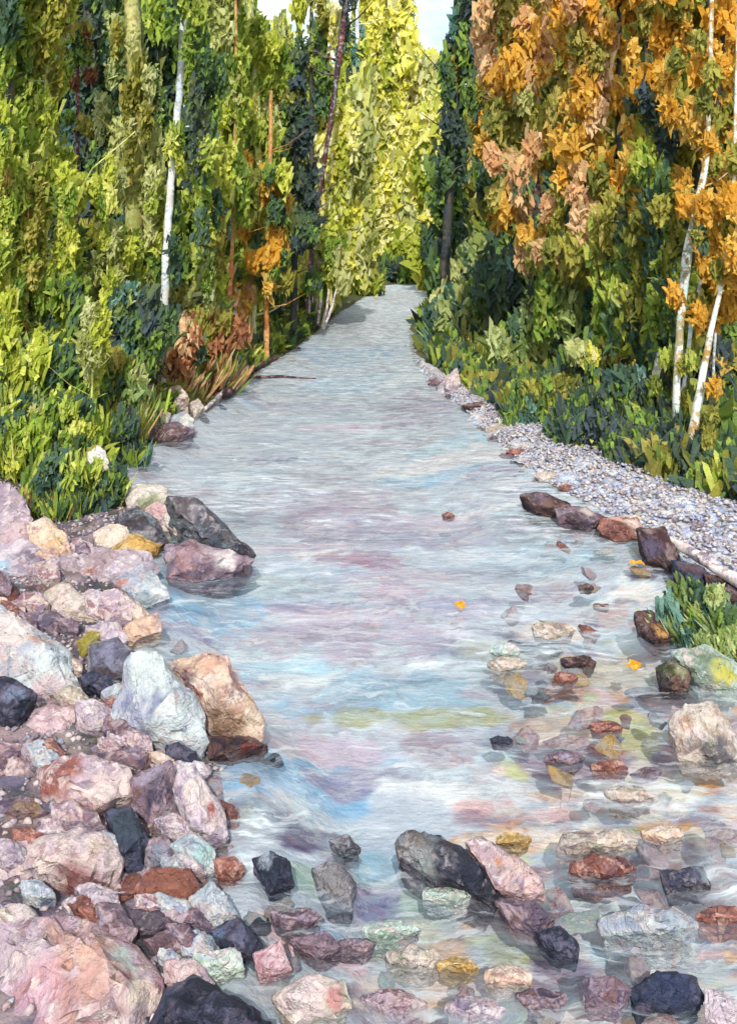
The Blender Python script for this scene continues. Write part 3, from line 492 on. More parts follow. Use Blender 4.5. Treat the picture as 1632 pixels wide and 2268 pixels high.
# ---------------- logs ----------------
def tube(path, radii, seg=10, rough=.12, seed=0, cap=True):
    path = [Vector(p) for p in path]; V = []; Fc = []; fine = []; fr = []
    for i in range(len(path)-1):
        L = (path[i+1]-path[i]).length; k = max(2, int(L/max(.08, radii[i]*1.2)))
        k = min(k, 40)
        for j in range(k): t = j/k; fine.append(path[i].lerp(path[i+1], t)); fr.append(radii[i]*(1-t)+radii[i+1]*t)
    fine.append(path[-1]); fr.append(radii[-1])
    for i, p in enumerate(fine):
        d = (fine[min(i+1, len(fine)-1)]-fine[max(i-1, 0)]).normalized(); a = d.orthogonal().normalized()
        if abs(d.z) > .5: a = (Vector((1, 0, 0))-d*d.x).normalized()
        b = d.cross(a)
        for s in range(seg):
            th = s/seg*6.2832; r = fr[i]*(1+rough*2.5*mn.noise(Vector((math.cos(th)*1.2, math.sin(th)*1.2, i*.35+seed*7))))
            V.append(p+a*math.cos(th)*r+b*math.sin(th)*r)
        if i:
            o = (i-1)*seg
            for s in range(seg): Fc.append((o+s, o+(s+1) % seg, o+seg+(s+1) % seg, o+seg+s))
    if cap:
        n = len(V); V += [fine[0], fine[-1]]; L = (len(fine)-1)*seg
        for s in range(seg): Fc.append((n, (s+1) % seg, s, n)); Fc.append((n+1, L+s, L+(s+1) % seg, n+1))
    return V, Fc
def tube_mesh(name, tubes, org=Vector((0, 0, 0))):
    bm = bmesh.new()
    for V, Fc in tubes:
        vs = [bm.verts.new(Vector(v)-org) for v in V]
        for f in Fc:
            q = []; [q.append(vs[i]) for i in f if vs[i] not in q]
            try: bm.faces.new(q)
            except ValueError: pass
    bmesh.ops.recalc_face_normals(bm, faces=bm.faces); me = bpy.data.meshes.new(name); bm.to_mesh(me); bm.free(); smooth(me); return me
BM = {
 'maroon': daub('log_bark', pal('#4a3036', '#5f4440', '#3a2a34', '#7d5e58', '#2e2833', '#8a6a66'), (5, 5, 5), (18, 18, 18), streak=(.3, 1, 1)),
 'cream': daub('bleached_log', pal('#e9dcd4', '#d3c3c4', '#f0e6de', '#a9a0b4', '#8a7478', '#dccbc0'), (5, 5, 5), (18, 18, 18), streak=(.3, 1, 1)),
 'birch': daub('birch_bark', pal('#dfe9ea', '#e9ece6', '#c3d0d8', '#b4bccb', '#eeeee9', '#cfe0e4', '#8f949c', '#d3cfc6'), (4, 4, 1.6), (12, 12, 22), streak=(1, 1, 3), bump=.6),
 'birchw': daub('warm_birch_bark', pal('#e4e4da', '#cfcaba', '#bfe0de', '#a89a70', '#dfe6e4', '#b58a3c', '#efefe6', '#7d7a62'), (4, 4, 1.4), (12, 12, 18), streak=(1, 1, 3), bump=.6),
 'dark': daub('dark_bark', pal('#2f3634', '#3d3f3a', '#262d30', '#4a4640', '#39424a', '#57503f'), (4, 4, 1.5), (12, 12, 16), streak=(1, 1, 3)),
 'red': daub('red_bark', pal('#5a2f34', '#3c2830', '#74403c', '#4a3f4c', '#8c5a50', '#35303a', '#9aa4a8'), (4, 4, 1.5), (12, 12, 16), streak=(1, 1, 3)),
 'olive': daub('olive_bark', pal('#a8a860', '#8f9650', '#bdbb7a', '#6c7340', '#c9bf82', '#9a8c4c'), (4, 4, 1.2), (12, 12, 16), streak=(1, 1, 3)),
 'yellow': daub('pale_yellow_bark', pal('#d9dc90', '#c6cb68', '#e6e6b4', '#9aa545', '#dfd8a0'), (4, 4, 1.2), (12, 12, 16), streak=(1, 1, 3)),
 'orange': daub('orange_bark', pal('#c98a4c', '#b06a3a', '#dba873', '#96602f', '#a8925a', '#c9784c'), (4, 4, 1.2), (14, 14, 16), streak=(1, 1, 3))}
def log(kind, pts, r, label, name='log'):
    path = []
    for (u, v, z) in pts: D = GD(v, z); path.append(P(u, v, D))
    org = path[0].copy(); V, Fc = tube(path, r, 12, .2, len(pts)); o = link(name, tube_mesh(name, [(V, Fc)], org), BM[kind]); o.location = org
    return tag(o, label, 'log')
log('cream', [(1470, 1190, .14), (1530, 1222, .18), (1590, 1262, .2), (1690, 1312, .2)], [.03, .05, .05, .05], 'bleached cream log lying along the top of the line of dark rocks', 'driftwood_log')
log('maroon', [(610, 792, .05), (560, 815, .1), (500, 870, .15)], [.06, .08, .08], 'short wet brown log under the far left bank', 'driftwood_log')
log('maroon', [(540, 836, .02), (620, 834, .02), (700, 838, .02)], [.04, .035, .01], 'thin dark snag poking from the left bank into the water', 'driftwood_log')
log('cream', [(455, 905, .06), (490, 872, .12), (535, 830, .12)], [.03, .035, .02], 'slim pale stick along the edge of the left bank', 'driftwood_log')

# ---------------- foliage ----------------
fol = NT('foliage'); at = fol.n('Attribute', attribute_name='Col'); tcf = fol.n('TexCoord')
st = fol.noise(fol.mapping(tcf.outputs['Object'], (1, 1, 4)), 9, 4, .65); st2 = fol.noise(fol.mapping(tcf.outputs['Object'], (1, 1, 3)), 40, 2, .5)
c = fol.mix(1., at.outputs['Color'], fol.ramp(fol.math('ADD', fol.math('MULTIPLY', st, .5), fol.math('MULTIPLY', st2, .5)), [(.3, .62), (.7, 1.35)]), 'MULTIPLY')
fol.l(c, fol.b.inputs['Base Color']); fol.b.inputs['Roughness'].default_value = .65; fol.b.inputs['Specular IOR Level'].default_value = .25
tl = fol.n('BsdfTranslucent'); fol.l(c, tl.inputs[0]); mx = fol.n('MixShader'); mx.inputs[0].default_value = .48
bp = fol.n('Bump'); bp.inputs['Strength'].default_value = .5; bp.inputs['Distance'].default_value = .03; fol.l(fol.math('ADD', st, st2), bp.inputs['Height']); fol.l(bp.outputs[0], fol.b.inputs['Normal'])
fol.l(fol.b.outputs[0], mx.inputs[1]); fol.l(tl.outputs[0], mx.inputs[2]); fol.l(mx.outputs[0], fol.out.inputs[0]); FOL = fol.m
FP = {
 'green': pal('#a2ba48', '#88a444', '#bccb5c', '#749244', '#cfd66c', '#b0bc52'),
 'deep':  pal('#658350', '#54705c', '#7f9c50', '#4c6854', '#93b04e', '#627c68'),
 'night': pal('#54685a', '#47595c', '#5f6e5e', '#56676f', '#6c7c56'),
 'lime':  pal('#c6d052', '#dade68', '#aebd48', '#e8e888', '#d2d85c', '#b8c24c'),
 'lemon': pal('#f8f48c', '#f2ee78', '#faf7b4', '#eae668', '#f8f4bc', '#e6e464'),
 'pale':  pal('#c9cf8c', '#b8bf72', '#dcdfa6', '#a5ad60', '#d5d690'),
 'sage':  pal('#a6b668', '#bcc882', '#8ea15a', '#cad396', '#7c9254', '#9db478'),
 'olive': pal('#aaa648', '#949440', '#bab458', '#808640', '#c8bc68'),
 'amber': pal('#eeba4c', '#e6ae3c', '#f2c85e', '#d6a844', '#f0ce70', '#dfb450'),
 'peach': pal('#ecc694', '#e6b686', '#f0d2a8', '#dcae7c', '#eaca94'),
 'rust':  pal('#b98058', '#a06a4c', '#c8956c', '#8a5c48', '#cfa070'),
 'sky':   pal('#cfe0e6', '#dfe8e4'),
 'teal':  pal('#5f8a7c', '#7ba394', '#47695c', '#8fb5a4', '#3f5c4c')}
DAB = np.array([(-.95, -.9), (-.3, -1.1), (.35, -.95), (.95, -.85), (1., .9), (.3, 1.1), (-.35, .9), (-.9, 1.)])*.85
OV = np.array([(math.cos(a), math.sin(a)) for a in np.linspace(0, 2*math.pi, 8, endpoint=False)])
def dabs(C, sz, cols, asp, stray=.42, up=None, DAB=DAB):
    """C (n,3) centres; sz (n) half-width; asp: length ratio. Curled ragged leaf sprays."""
    n = len(C); nv = np.array([-.15, -1.0, .45]); nrm = nv+rng.normal(0, stray, (n, 3)); nrm /= np.linalg.norm(nrm, axis=1)[:, None]
    if up is None: up = np.array([0, 0, 1.])+rng.normal(0, .28, (n, 3))
    b = up-(up*nrm).sum(1)[:, None]*nrm; b /= np.linalg.norm(b, axis=1)[:, None]+1e-9; a = np.cross(b, nrm)
    r = rng.uniform(.6, 1.3, (n, 8)); x = DAB[None, :, 0]*rng.uniform(.7, 1.15, (n, 8))*sz[:, None]; y = DAB[None, :, 1]*r*(sz*asp)[:, None]
    curl = -.35*(x**2+y**2)/(sz[:, None]*2)
    V = C[:, None, :]+a[:, None, :]*x[..., None]+b[:, None, :]*y[..., None]+nrm[:, None, :]*curl[..., None]
    cc = np.repeat((cols*rng.uniform(.86, 1.14, (n, 1)))[:, None, :], 8, 1)
    return V.reshape(-1, 3), cc.reshape(-1, 3)
def fol_mesh(name, chunks, org):
    V = np.concatenate([c[0] for c in chunks])-np.array(org); Cc = np.concatenate([c[1] for c in chunks])
    Fs = np.arange(len(V)).reshape(-1, 8); return mesh_np(name, V, Fs, 8, np.clip(Cc, 0, 1))
def clump(ctr, rad, n, palette, size, asp=1.3, hollow=.0):
    n = int(n*2.7); size *= .57; asp *= 1.5; rad = (rad[0]*.85, rad[1], rad[2]*1.35)
    cols = FP[palette]; d = rng.normal(0, 1, (n, 3)); d /= np.linalg.norm(d, axis=1)[:, None]
    r = rng.uniform(hollow, 1, n)**(1/2.2); C = np.array(ctr)+d*r[:, None]*np.array(rad)
    main = random.choice(range(len(cols))); idx = np.where(rng.random(n) < .55, main, rng.integers(0, len(cols), n))
    return dabs(C, size*rng.uniform(.35, 1.7, n), np.array(cols)[idx], rng.uniform(asp*.8, asp*2.2, n))
def crown_of(box, D, depth, pals, n, cs, ds, asp=1.3, shape='column', org=None):
    """box in view units -> clumps through a real volume `depth` metres deep"""
    u0, u1, v0, v1 = box; ch = []; k = D/F
    for i in range(n):
        t = random.random(); v = v0+(v1-v0)*t
        if shape == 'cone': half = (u1-u0)/2*(.12+.88*t)
        elif shape == 'round': half = (u1-u0)/2*math.sqrt(max(.1, 1-(2*t-1)**2))
        else: half = (u1-u0)/2*(.75+.25*math.sin(t*9))
        u = (u0+u1)/2+random.uniform(-1, 1)*half; y = D+random.uniform(-.5, .5)*depth*(half/((u1-u0)/2))
        c = P(u, v, D); c.y = y; p = random.choices(list(pals), list(pals.values()))[0]
        s = cs*random.uniform(.6, 1.35)*k
        ch.append(clump(c, (s, s*.8, s*(.45 if shape == 'cone' else 1.0 if 'amber' in pals or 'peach' in pals else 2.0)), random.randint(22, 40), p, ds*k, asp))
    return ch
def tree(kind, label, path, radii, bark, box=None, pals=None, n=30, cs=26, ds=7, asp=1.3, depth=1.6, D=20, shape='column', group=None, limbs=5, extra=()):
    """path in view units at distance D, the trunk runs down to the ground"""
    base = P(path[-1][0], path[-1][1], D); gz = hz(base.x, base.y); pts = [P(u, v, D) for u, v in path]
    if pts[-1].z > gz: pts.append(Vector((pts[-1].x, D, gz-.15)))
    pts = [p for i, p in enumerate(pts) if p.z > gz-.3] or pts
    if pts[-1].z > gz: pts.append(Vector((pts[-1].x, D, gz-.15)))
    rr = list(np.interp(np.linspace(0, 1, len(pts)), np.linspace(0, 1, len(radii)), radii)); k = D/F
    org = Vector((pts[-1].x, D, gz)); t = thing(kind, label, 'tree', org, group)
    tb = [tube(pts, [r*k for r in rr], 9, .12, D)]
    R = random.Random(int(path[0][0]+D*3))
    for q in range(limbs):
        i = R.randrange(len(pts)-1) if len(pts) > 2 else 0; i = min(i, max(0, len(pts)-3)); s = pts[i].lerp(pts[i+1], R.random())
        dx = R.choice((-1, 1)); L = R.uniform(35, 90)*k; e = s+Vector((dx*L, R.uniform(-.6, .4)*L, L*R.uniform(.1, .9))); m = s.lerp(e, .5)+Vector((0, 0, -.1*L))
        r0 = rr[i]*k*.4; tb.append(tube([s, m, e], [r0, r0*.6, r0*.2], 5, .1, q))
    me = tube_mesh('trunk', tb, org); link('trunk', me, BM[bark], t)
    ch = []
    if box: ch += crown_of(box, D, depth, pals, n, cs, ds, asp, shape)
    for (bx, pl, nn, c2, d2, sh) in extra: ch += crown_of(bx, D, depth, pl, nn, c2, d2, asp, sh)
    if ch: link('crown', fol_mesh('crown', ch, org), FOL, t)
    return t
# --- left wood, front rank (bank beyond the grass) ---
T_ = tree
T_('birch_tree', 'white-barked birch, tallest pale trunk of the left wood', [(412,-160),(405,60),(398,200),(384,340),(376,440),(368,560),(362,700)], [7,7.5,8,8.5,9,11], 'birch', (330,470,-160,60), {'deep':2,'green':2}, 10, 24, 7, D=14.3, limbs=1, extra=[((360,420,60,640),{'green':2,'lime':1,'deep':2,'pale':1},7,15,6,'column'),((415,480,60,560),{'night':2,'deep':3,'green':2},22,20,6,'column')])
T_('aspen_tree', 'aspen with a knotty pale yellow trunk near the left edge', [(108,-160),(100,100),(112,260),(98,420),(92,600),(85,800)], [7,8,9,10,10,10], 'yellow', (40,150,-150,560), {'green':5,'lime':2,'olive':2}, 46, 26, 7, D=14, extra=[((80,130,330,520),{'lime':3,'pale':1},9,16,6,'column')])
T_('aspen_tree', 'leafy green tree filling the upper left corner', [(20,-160),(22,200),(18,500),(20,800)], [8,9,10,11], 'dark', (-60,70,-160,420), {'green':6,'deep':2,'lime':1}, 50, 28, 8, D=13)
T_('aspen_tree', 'broad olive-barked tree left of the white birch', [(285,-160),(296,100),(305,260),(300,400),(296,620),(290,800)], [16,18,20,20,18,20], 'olive', (215,365,-160,360), {'pale':4,'olive':2,'sage':3,'deep':2}, 44, 22, 6, D=16, extra=[((250,360,330,420),{'pale':4,'olive':1},10,20,7,'round')])
T_('spruce_tree', 'dark spruce between the yellow aspen and the olive tree', [(190,-160),(190,200),(192,700)], [6,8,12], 'dark', (110,262,-160,640), {'deep':4,'night':5,'teal':1}, 60, 26, 8, D=19, shape='column')
T_('spruce_tree', 'young spruce with russet dead tips left of the olive tree', [(172,80),(172,300),(170,620)], [3,5,8], 'red', (140,215,60,330), {'rust':1,'olive':2,'deep':3}, 16, 18, 6, D=15.5, shape='cone')
T_('aspen_tree', 'slim aspen with an orange-brown stem beside the birch', [(522,-100),(522,150),(520,350),(516,520),(505,720)], [3,4,4,5,6], 'orange', (455,560,-160,470), {'green':5,'olive':3,'lime':2,'pale':1}, 44, 24, 7, D=19)
T_('aspen_tree', 'aspen with a light upper stem left of the sky gap', [(548,-150),(556,80),(570,240),(575,420),(560,700)], [8,8,7,7,8], 'yellow', (520,632,60,520), {'lime':4,'green':4,'pale':2,'amber':1}, 44, 22, 7, D=21)
T_('dead_tree', 'bare dark red leaning trunk rising against the sky gap', [(768,-140),(765,20),(748,150),(733,260),(712,400),(692,520),(676,690)], [8,8,6,5,4,3,4], 'red', (690,790,-20,120), {'night':1,'olive':1,'teal':1}, 5, 14, 5, D=27, limbs=9)
T_('spruce_tree', 'blackish young spruce left of the leaning red trunk', [(655,130),(655,350),(650,700)], [3,7,10], 'dark', (588,715,130,640), {'night':6,'deep':3,'olive':1}, 60, 24, 7, D=24, shape='cone')
T_('aspen_tree', 'yellow-green aspen crowding the leaning red trunk', [(735,150),(722,350),(704,640)], [4,6,7], 'yellow', (680,810,260,610), {'lemon':6,'lime':4,'pale':2,'green':1}, 90, 22, 8, D=29)
T_('aspen_tree', 'lemon yellow aspen left of the pale centre gap', [(845,-120),(850,200),(850,620)], [5,6,8], 'yellow', (795,915,-60,600), {'lemon':8,'lime':3,'pale':1}, 110, 24, 9, D=64)
T_('aspen_tree', 'brightest lemon aspen standing over the creek end', [(935,140),(930,350),(925,600)], [4,6,8], 'olive', (858,1005,150,585), {'lemon':9,'pale':2}, 120, 24, 10, D=66)
T_('aspen_tree', 'grey-green sparse aspen under the small sky gap', [(792,-100),(790,200),(790,600)], [4,5,6], 'birch', (745,830,60,380), {'teal':2,'pale':4,'lime':3}, 34, 18, 6, D=60)
T_('aspen_tree', 'olive aspen with golden leaves right of the slim orange stem', [(600,200),(598,400),(590,700)], [4,5,7], 'orange', (560,640,380,640), {'lime':3,'amber':2,'olive':3,'deep':2}, 34, 20, 7, D=20)
T_('aspen_tree', 'mixed green aspen hanging under the upper sky gap', [(690,-60),(690,200),(690,420)], [4,5,6], 'dark', (610,735,60,260), {'lime':3,'lemon':2,'green':4,'deep':2}, 24, 18, 6, D=28, shape='round', extra=[((570,760,-60,110),{'pale':3,'lemon':2,'lime':2},9,15,7,'round')])
T_('dead_tree', 'bare ochre-twigged sapling in front of the blue-black spruce', [(300,290),(205,372),(150,470),(130,640),(128,800)], [1,2,2.5,3,3], 'yellow', None, None, D=13.2, limbs=8)
# --- right wood ---
T_('spruce_tree', 'narrow dark spruce at the left edge of the orange trees', [(1035,-120),(1020,100),(1002,300),(985,600)], [5,8,10,12], 'dark', (985,1072,-150,220), {'night':4,'deep':4,'teal':1}, 36, 20, 7, D=24, shape='column', extra=[((978,1030,210,380),{'night':4,'deep':2},12,16,6,'column'),((985,1110,150,215),{'olive':2,'pale':2,'night':1},7,18,6,'round')])
T_('maple_tree', 'peach and orange maple leaning over the right bank', [(1130,160),(1170,260),(1190,420),(1180,650)], [5,7,9,11], 'red', (1060,1250,-160,270), {'amber':5,'peach':4,'olive':3,'pale':1}, 64, 28, 8, D=17, depth=2, shape='round', extra=[((1060,1200,240,480),{'peach':4,'olive':3,'amber':2,'sage':1,'deep':1},34,26,8,'round'),((1130,1260,440,600),{'amber':2,'peach':3,'deep':1},14,22,8,'round')])
T_('maple_tree', 'deep orange maple with a thin black trunk', [(1372,-160),(1370,200),(1366,400),(1362,760)], [6,6,6,8], 'dark', (1230,1400,-160,400), {'amber':10,'olive':3,'peach':2,'green':1}, 80, 28, 8, D=15, depth=2, extra=[((1190,1350,380,620),{'peach':3,'amber':2,'olive':3,'green':1},30,24,8,'round')])
T_('maple_tree', 'amber tree with a thick charcoal upper trunk near the right edge', [(1555,-60),(1558,100),(1550,300),(1535,460),(1525,640)], [11,12,10,8,9], 'dark', (1400,1560,-160,300), {'amber':9,'olive':3,'green':2,'pale':1}, 60, 28, 8, D=13, depth=2, extra=[((1400,1560,160,360),{'night':3,'amber':2,'olive':2},18,24,8,'round'),((1370,1500,340,560),{'amber':3,'green':3,'olive':3,'lime':1},30,26,8,'round')])
T_('maple_tree', 'orange tree at the right edge with a forked black stem', [(1604,-20),(1598,150),(1580,400),(1590,700)], [5,6,6,7], 'dark', (1560,1700,-160,660), {'amber':8,'olive':4,'green':2,'lime':1}, 80, 28, 8, D=12, depth=2)
T_('birch_tree', 'white birch with amber stains near the right edge', [(1580,-160),(1572,200),(1562,370),(1545,450),(1522,560),(1508,700),(1498,850),(1490,1050)], [4,5,7,9,10,9,8,7], 'birchw', (1480,1640,80,480), {'amber':4,'olive':2}, 22, 22, 8, D=10.5, limbs=1, extra=[((1475,1560,520,900),{'green':2,'olive':2,'amber':1},9,15,6,'column')])
T_('birch_tree', 'short thick birch trunk, foremost at the right edge', [(1640,-160),(1625,400),(1600,620),(1575,730),(1556,830),(1538,940),(1518,1060)], [3,4,5,6,8,11,14], 'birchw', (1560,1680,420,740), {'amber':3,'olive':2}, 18, 20, 8, D=10, limbs=0, extra=[((1530,1600,740,960),{'deep':2,'olive':2,'amber':1},5,13,6,'column')])
T_('birch_tree', 'thin white birch stem crossing behind the white birch', [(1552,620),(1530,720),(1520,820),(1500,930),(1490,1060)], [3,4,4,4,4], 'birch', None, None, D=10.8, limbs=0)
T_('birch_tree', 'slender birch at the right edge among orange leaves', [(1625,480),(1606,560),(1592,640),(1580,800)], [3,3,3,3], 'birch', None, None, D=11.5, limbs=1)
T_('birch_tree', 'broken stub of pale birch left of the white birch', [(1462,780),(1448,850),(1435,900)], [8,11,12], 'birchw', None, None, D=12, limbs=0)
for (u, D, w_, v0, v1, pl, lb) in [(1240, 15.8, 70, 500, 700, {'green': 4, 'sage': 2, 'deep': 3}, 'leafy green sapling below the peach maple'), (1380, 13.6, 80, 470, 740, {'green': 4, 'lime': 2, 'olive': 3, 'deep': 2}, 'yellow-green sapling below the deep orange maple'), (1470, 12.2, 70, 430, 760, {'green': 3, 'olive': 3, 'deep': 4}, 'dark-leaved sapling left of the white birch'), (1300, 21, 110, 420, 760, {'deep': 4, 'night': 2, 'green': 2}, 'dark green tree under the orange maples'), (1430, 17, 120, 520, 860, {'deep': 4, 'green': 3, 'olive': 2, 'night': 2}, 'mid green tree behind the white birch'),
    (1560, 15, 120, 560, 900, {'deep': 4, 'amber': 1, 'olive': 3, 'night': 2}, 'olive and amber tree behind the foremost birch'), (1150, 26, 120, 440, 720, {'deep': 5, 'night': 2, 'sage': 1}, 'deep green spruce sweeping down behind the sage shrub'), (1085, 30, 90, 380, 680, {'deep': 4, 'sage': 3, 'pale': 1}, 'grey-green willow by the creek bend')]:
    T_('spruce_tree' if 'spruce' in lb else 'leafy_tree', lb, [(u, v0), (u, (v0+v1)/2), (u, v1)], [3, 6, 8], 'dark', (u-w_/2-10, u+w_/2+10, v0, v1), pl, 52, 26, 8, D=D, depth=2.2, shape='column')
for (u, v0, v1, D, w_, bk, pl, lb) in [(60, 380, 760, 12.0, 34, 'orange', {'green': 3, 'olive': 2}, 'sapling with a peach orange stem near the left edge'), (148, 420, 800, 12.6, 30, 'orange', {'lime': 3, 'green': 2}, 'sapling with an ochre stem right of the peach-stemmed one'), (238, 380, 760, 13.4, 34, 'yellow', {'pale': 3, 'lime': 2, 'green': 2}, 'pale leaved sapling below the broad olive-barked tree'),
    (12, 300, 800, 11.6, 24, 'orange', {'green': 3, 'lime': 2}, 'thin sapling hugging the left edge of the view'), (205, 700, 930, 10.6, 22, 'yellow', {'lime': 5, 'pale': 2}, 'short bright yellow-green sapling above the white rock'), (335, 380, 700, 14.6, 26, 'olive', {'pale': 2, 'lime': 3, 'green': 2}, 'light green sapling left of the birch foot'),
    (455, 330, 700, 16.8, 30, 'dark', {'green': 3, 'lime': 3, 'sage': 1}, 'fresh green sapling right of the white birch'), (555, 420, 700, 20.5, 26, 'yellow', {'lime': 4, 'lemon': 2}, 'pale-stemmed lime sapling left of the blackish spruce'), (478, 540, 760, 17, 12, 'yellow', {'lime': 2, 'olive': 1}, 'thread thin pale stem above the russet grass'), (655, 520, 700, 27.5, 30, 'olive', {'lemon': 3, 'lime': 3}, 'small yellow sapling before the pale stumps')]:
    T_('sapling', lb, [(u+4, v0), (u, (v0+v1)/2), (u-3, v1)], [1.5, 2.5, 3.5], bk, (u-w_, u+w_, v0-20, v1-60), pl, int((v1-v0)/16), 15, 7, D=D, depth=.9, limbs=3)
# --- behind: second rank, each a tree of its own ---
second = [(-20, 24, {'deep': 2, 'green': 5}, -160, 'deep green tree behind the upper left corner tree'), (70, 25, {'green': 5, 'deep': 2, 'lime': 1}, -160, 'green tree behind the knotty yellow aspen'), (150, 27, {'night': 4, 'teal': 1, 'deep': 2}, -160, 'blue-black spruce behind the young russet spruce'),
  (235, 24, {'deep': 2, 'teal': 1, 'sage': 4}, -160, 'grey-green tree behind the olive tree'), (330, 25, {'night': 5, 'deep': 3}, -160, 'dark spruce just left of the white birch'), (450, 26, {'deep': 3, 'green': 5, 'night': 1}, -160, 'shadowy green tree just right of the white birch'),
  (540, 28, {'green': 5, 'lime': 2, 'deep': 2}, 10, 'bright green tree behind the slim orange-stemmed aspen'), (615, 36, {'green': 3, 'lime': 3, 'deep': 2}, 90, 'yellow-green tree under the left end of the sky gap'), (700, 40, {'deep': 3, 'olive': 3, 'lime': 2}, 300, 'olive tree behind the blackish spruce'),
  (770, 46, {'sage': 3, 'pale': 5, 'lime': 2}, 150, 'pale sage tree behind the leaning red trunk'), (840, 70, {'lime': 4, 'lemon': 6}, 20, 'distant lime tree left of the creek end'), (905, 74, {'lemon': 6, 'lime': 3}, 190, 'distant lemon tree right over the creek end'), (975, 50, {'lime': 3, 'deep': 1, 'lemon': 4}, 260, 'distant tree of mixed green right of the creek end'),
  (1020, 40, {'deep': 4, 'night': 3}, 330, 'far dark tree behind the narrow spruce'), (1090, 30, {'amber': 3, 'olive': 3, 'green': 2}, -120, 'olive-gold tree behind the peach maple'), (1170, 28, {'amber': 4, 'olive': 3, 'deep': 1}, -160, 'gold tree behind the peach maple crown'), (1260, 26, {'amber': 4, 'olive': 4, 'deep': 1}, -160, 'bronze tree left of the thin black trunk'),
  (1340, 26, {'olive': 4, 'green': 2, 'amber': 4}, -160, 'dusky olive tree behind the deep orange maple'), (1430, 24, {'amber': 3, 'olive': 4, 'deep': 2}, -160, 'bronze-green tree right of the thin black trunk'), (1520, 23, {'amber': 4, 'olive': 4, 'green': 1}, -160, 'golden tree behind the charcoal trunk'), (1620, 22, {'amber': 3, 'olive': 4, 'green': 2}, -160, 'bronze tree behind the right edge')]
for (u, D, pl, v0, lb) in second:
    T_('leafy_tree' if 'spruce' not in lb else 'spruce_tree', lb, [(u, v0), (u+random.uniform(-6, 6), 300), (u, 620)], [4, 6, 9], 'dark' if u < 1000 else 'red', (u-62, u+62, v0, 640), pl, int(62*(640-v0)/800)+14, 27, 9, D=D, depth=3, shape='column', limbs=3)
# far wood, reads as one mass
ch = []
for i in range(150):
    u = random.uniform(-120, 1750); D = random.uniform(66, 85); gap = 560 < u < 1010
    v0 = random.uniform(430, 620) if not gap else random.uniform(490, 640)
    ch += [clump(P(u, v0, D), (3.2, 2, 2.6), 34, random.choice(['deep', 'green', 'olive', 'night'] if not gap else ['deep', 'olive', 'green', 'lime']), .42)]
for i in range(420):
    u = random.choice([random.uniform(-900, 500), random.uniform(1080, 2500)]); v0 = random.uniform(-150, 560); D = random.uniform(38, 50)
    ch += [clump(P(u, v0, D), (1.8, 1.2, 2), 30, random.choice(['deep', 'night', 'deep', 'green', 'olive'] if u < 700 else ['olive', 'deep', 'amber', 'night']), .3)]
tag(link('far_woods', fol_mesh('far_woods', ch, (0, 0, 0)), FOL), 'distant mixed autumn woods closing the view behind the trees', 'woods', kind='stuff')

# --- shrubs and grass clumps ---
def blades(ctr, n, L, wd, pals, spread=.5, rad=.2, lean=(0, 0)):
    """arching blades as bent ribbons (8-gon dabs stretched)"""
    C = []; U = []; cols = []
    for i in range(n):
        p = random.choices(list(pals), list(pals.values()))[0]; a = random.uniform(0, 6.28); r = rad*math.sqrt(random.random())
        l = L*random.uniform(.5, 1.15); tx = spread*random.gauss(0, .6)+lean[0]; ty = spread*random.gauss(0, .6)+lean[1]
        d = Vector((tx, ty, 1)).normalized(); C.append(Vector(ctr)+Vector((math.cos(a)*r, math.sin(a)*r, 0))+d*l*.5); U.append(d); cols.append(random.choice(FP[p]))
    C = np.array(C); U = np.array(U); sz = wd*rng.uniform(.6, 1.4, n); asp = (L*.5)/sz*rng.uniform(.6, 1.05, n)
    V, cc = dabs(C, sz, np.array(cols), np.ones(n), .5, up=U, DAB=OV)
    V = V.reshape(n, 8, 3); rel = V-C[:, None, :]; al = (rel*U[:, None, :]).sum(2); V = V+U[:, None, :]*(al*(asp[:, None]-1))[..., None]
    return V.reshape(-1, 3), cc
def shrub(label, u, v, D, ru, rv, pals, n=20, bl=60, name='shrub', ds=7, cat='shrub', bpal=None, group=None, lean=(0, 0), cs=24, stems='dark'):
    """u,v = middle of the mass as seen; D = distance"""
    k = D/F; c = P(u, v, D); gz = hz(c.x, D); org = Vector((c.x, D, gz)); t = thing(name, label, cat, org, group); ch = []
    n = int(n*1.5); cs *= 1.2
    for i in range(n):
        a = random.uniform(0, 6.28); r = math.sqrt(random.random()); q = c+Vector((math.cos(a)*r*ru*k, random.uniform(-.6, .6)*ru*k, math.sin(a)*r*rv*k))
        q.z = max(q.z, gz+.05); p = random.choices(list(pals), list(pals.values()))[0]; s = cs*k*random.uniform(.6, 1.3)
        ch.append(clump(q, (s, s, s*.9), random.randint(18, 34), p, ds*k, 1.35))
    if ch: link('foliage', fol_mesh('foliage', ch, org), FOL, t)
    if bl:
        bb = []
        for j in range(max(1, bl//14)):
            q = Vector((c.x+random.uniform(-1, 1)*ru*k, D-random.uniform(0, .6)*ru*k, 0)); q.z = max(hz(q.x, q.y), -.03)
            bb.append(blades(q, 14, rv*k*1.5, 3.2*k, bpal or pals, .5, 16*k, lean))
        link('blades', fol_mesh('blades', bb, org), FOL, t)
    tb = []
    for j in range(4):
        e = c+Vector((random.uniform(-.6, .6)*ru*k, random.uniform(-.3, .3)*ru*k, random.uniform(0, .6)*rv*k)); s = org+Vector((random.uniform(-.1, .1), 0, -.1))
        tb.append(tube([s, s.lerp(e, .5)+Vector((0, 0, .05)), e], [3*k, 2.2*k, 1*k], 5, .1, j))
    link('stem', tube_mesh('stem', tb, org), BM[stems], t)
    return t
S_ = shrub
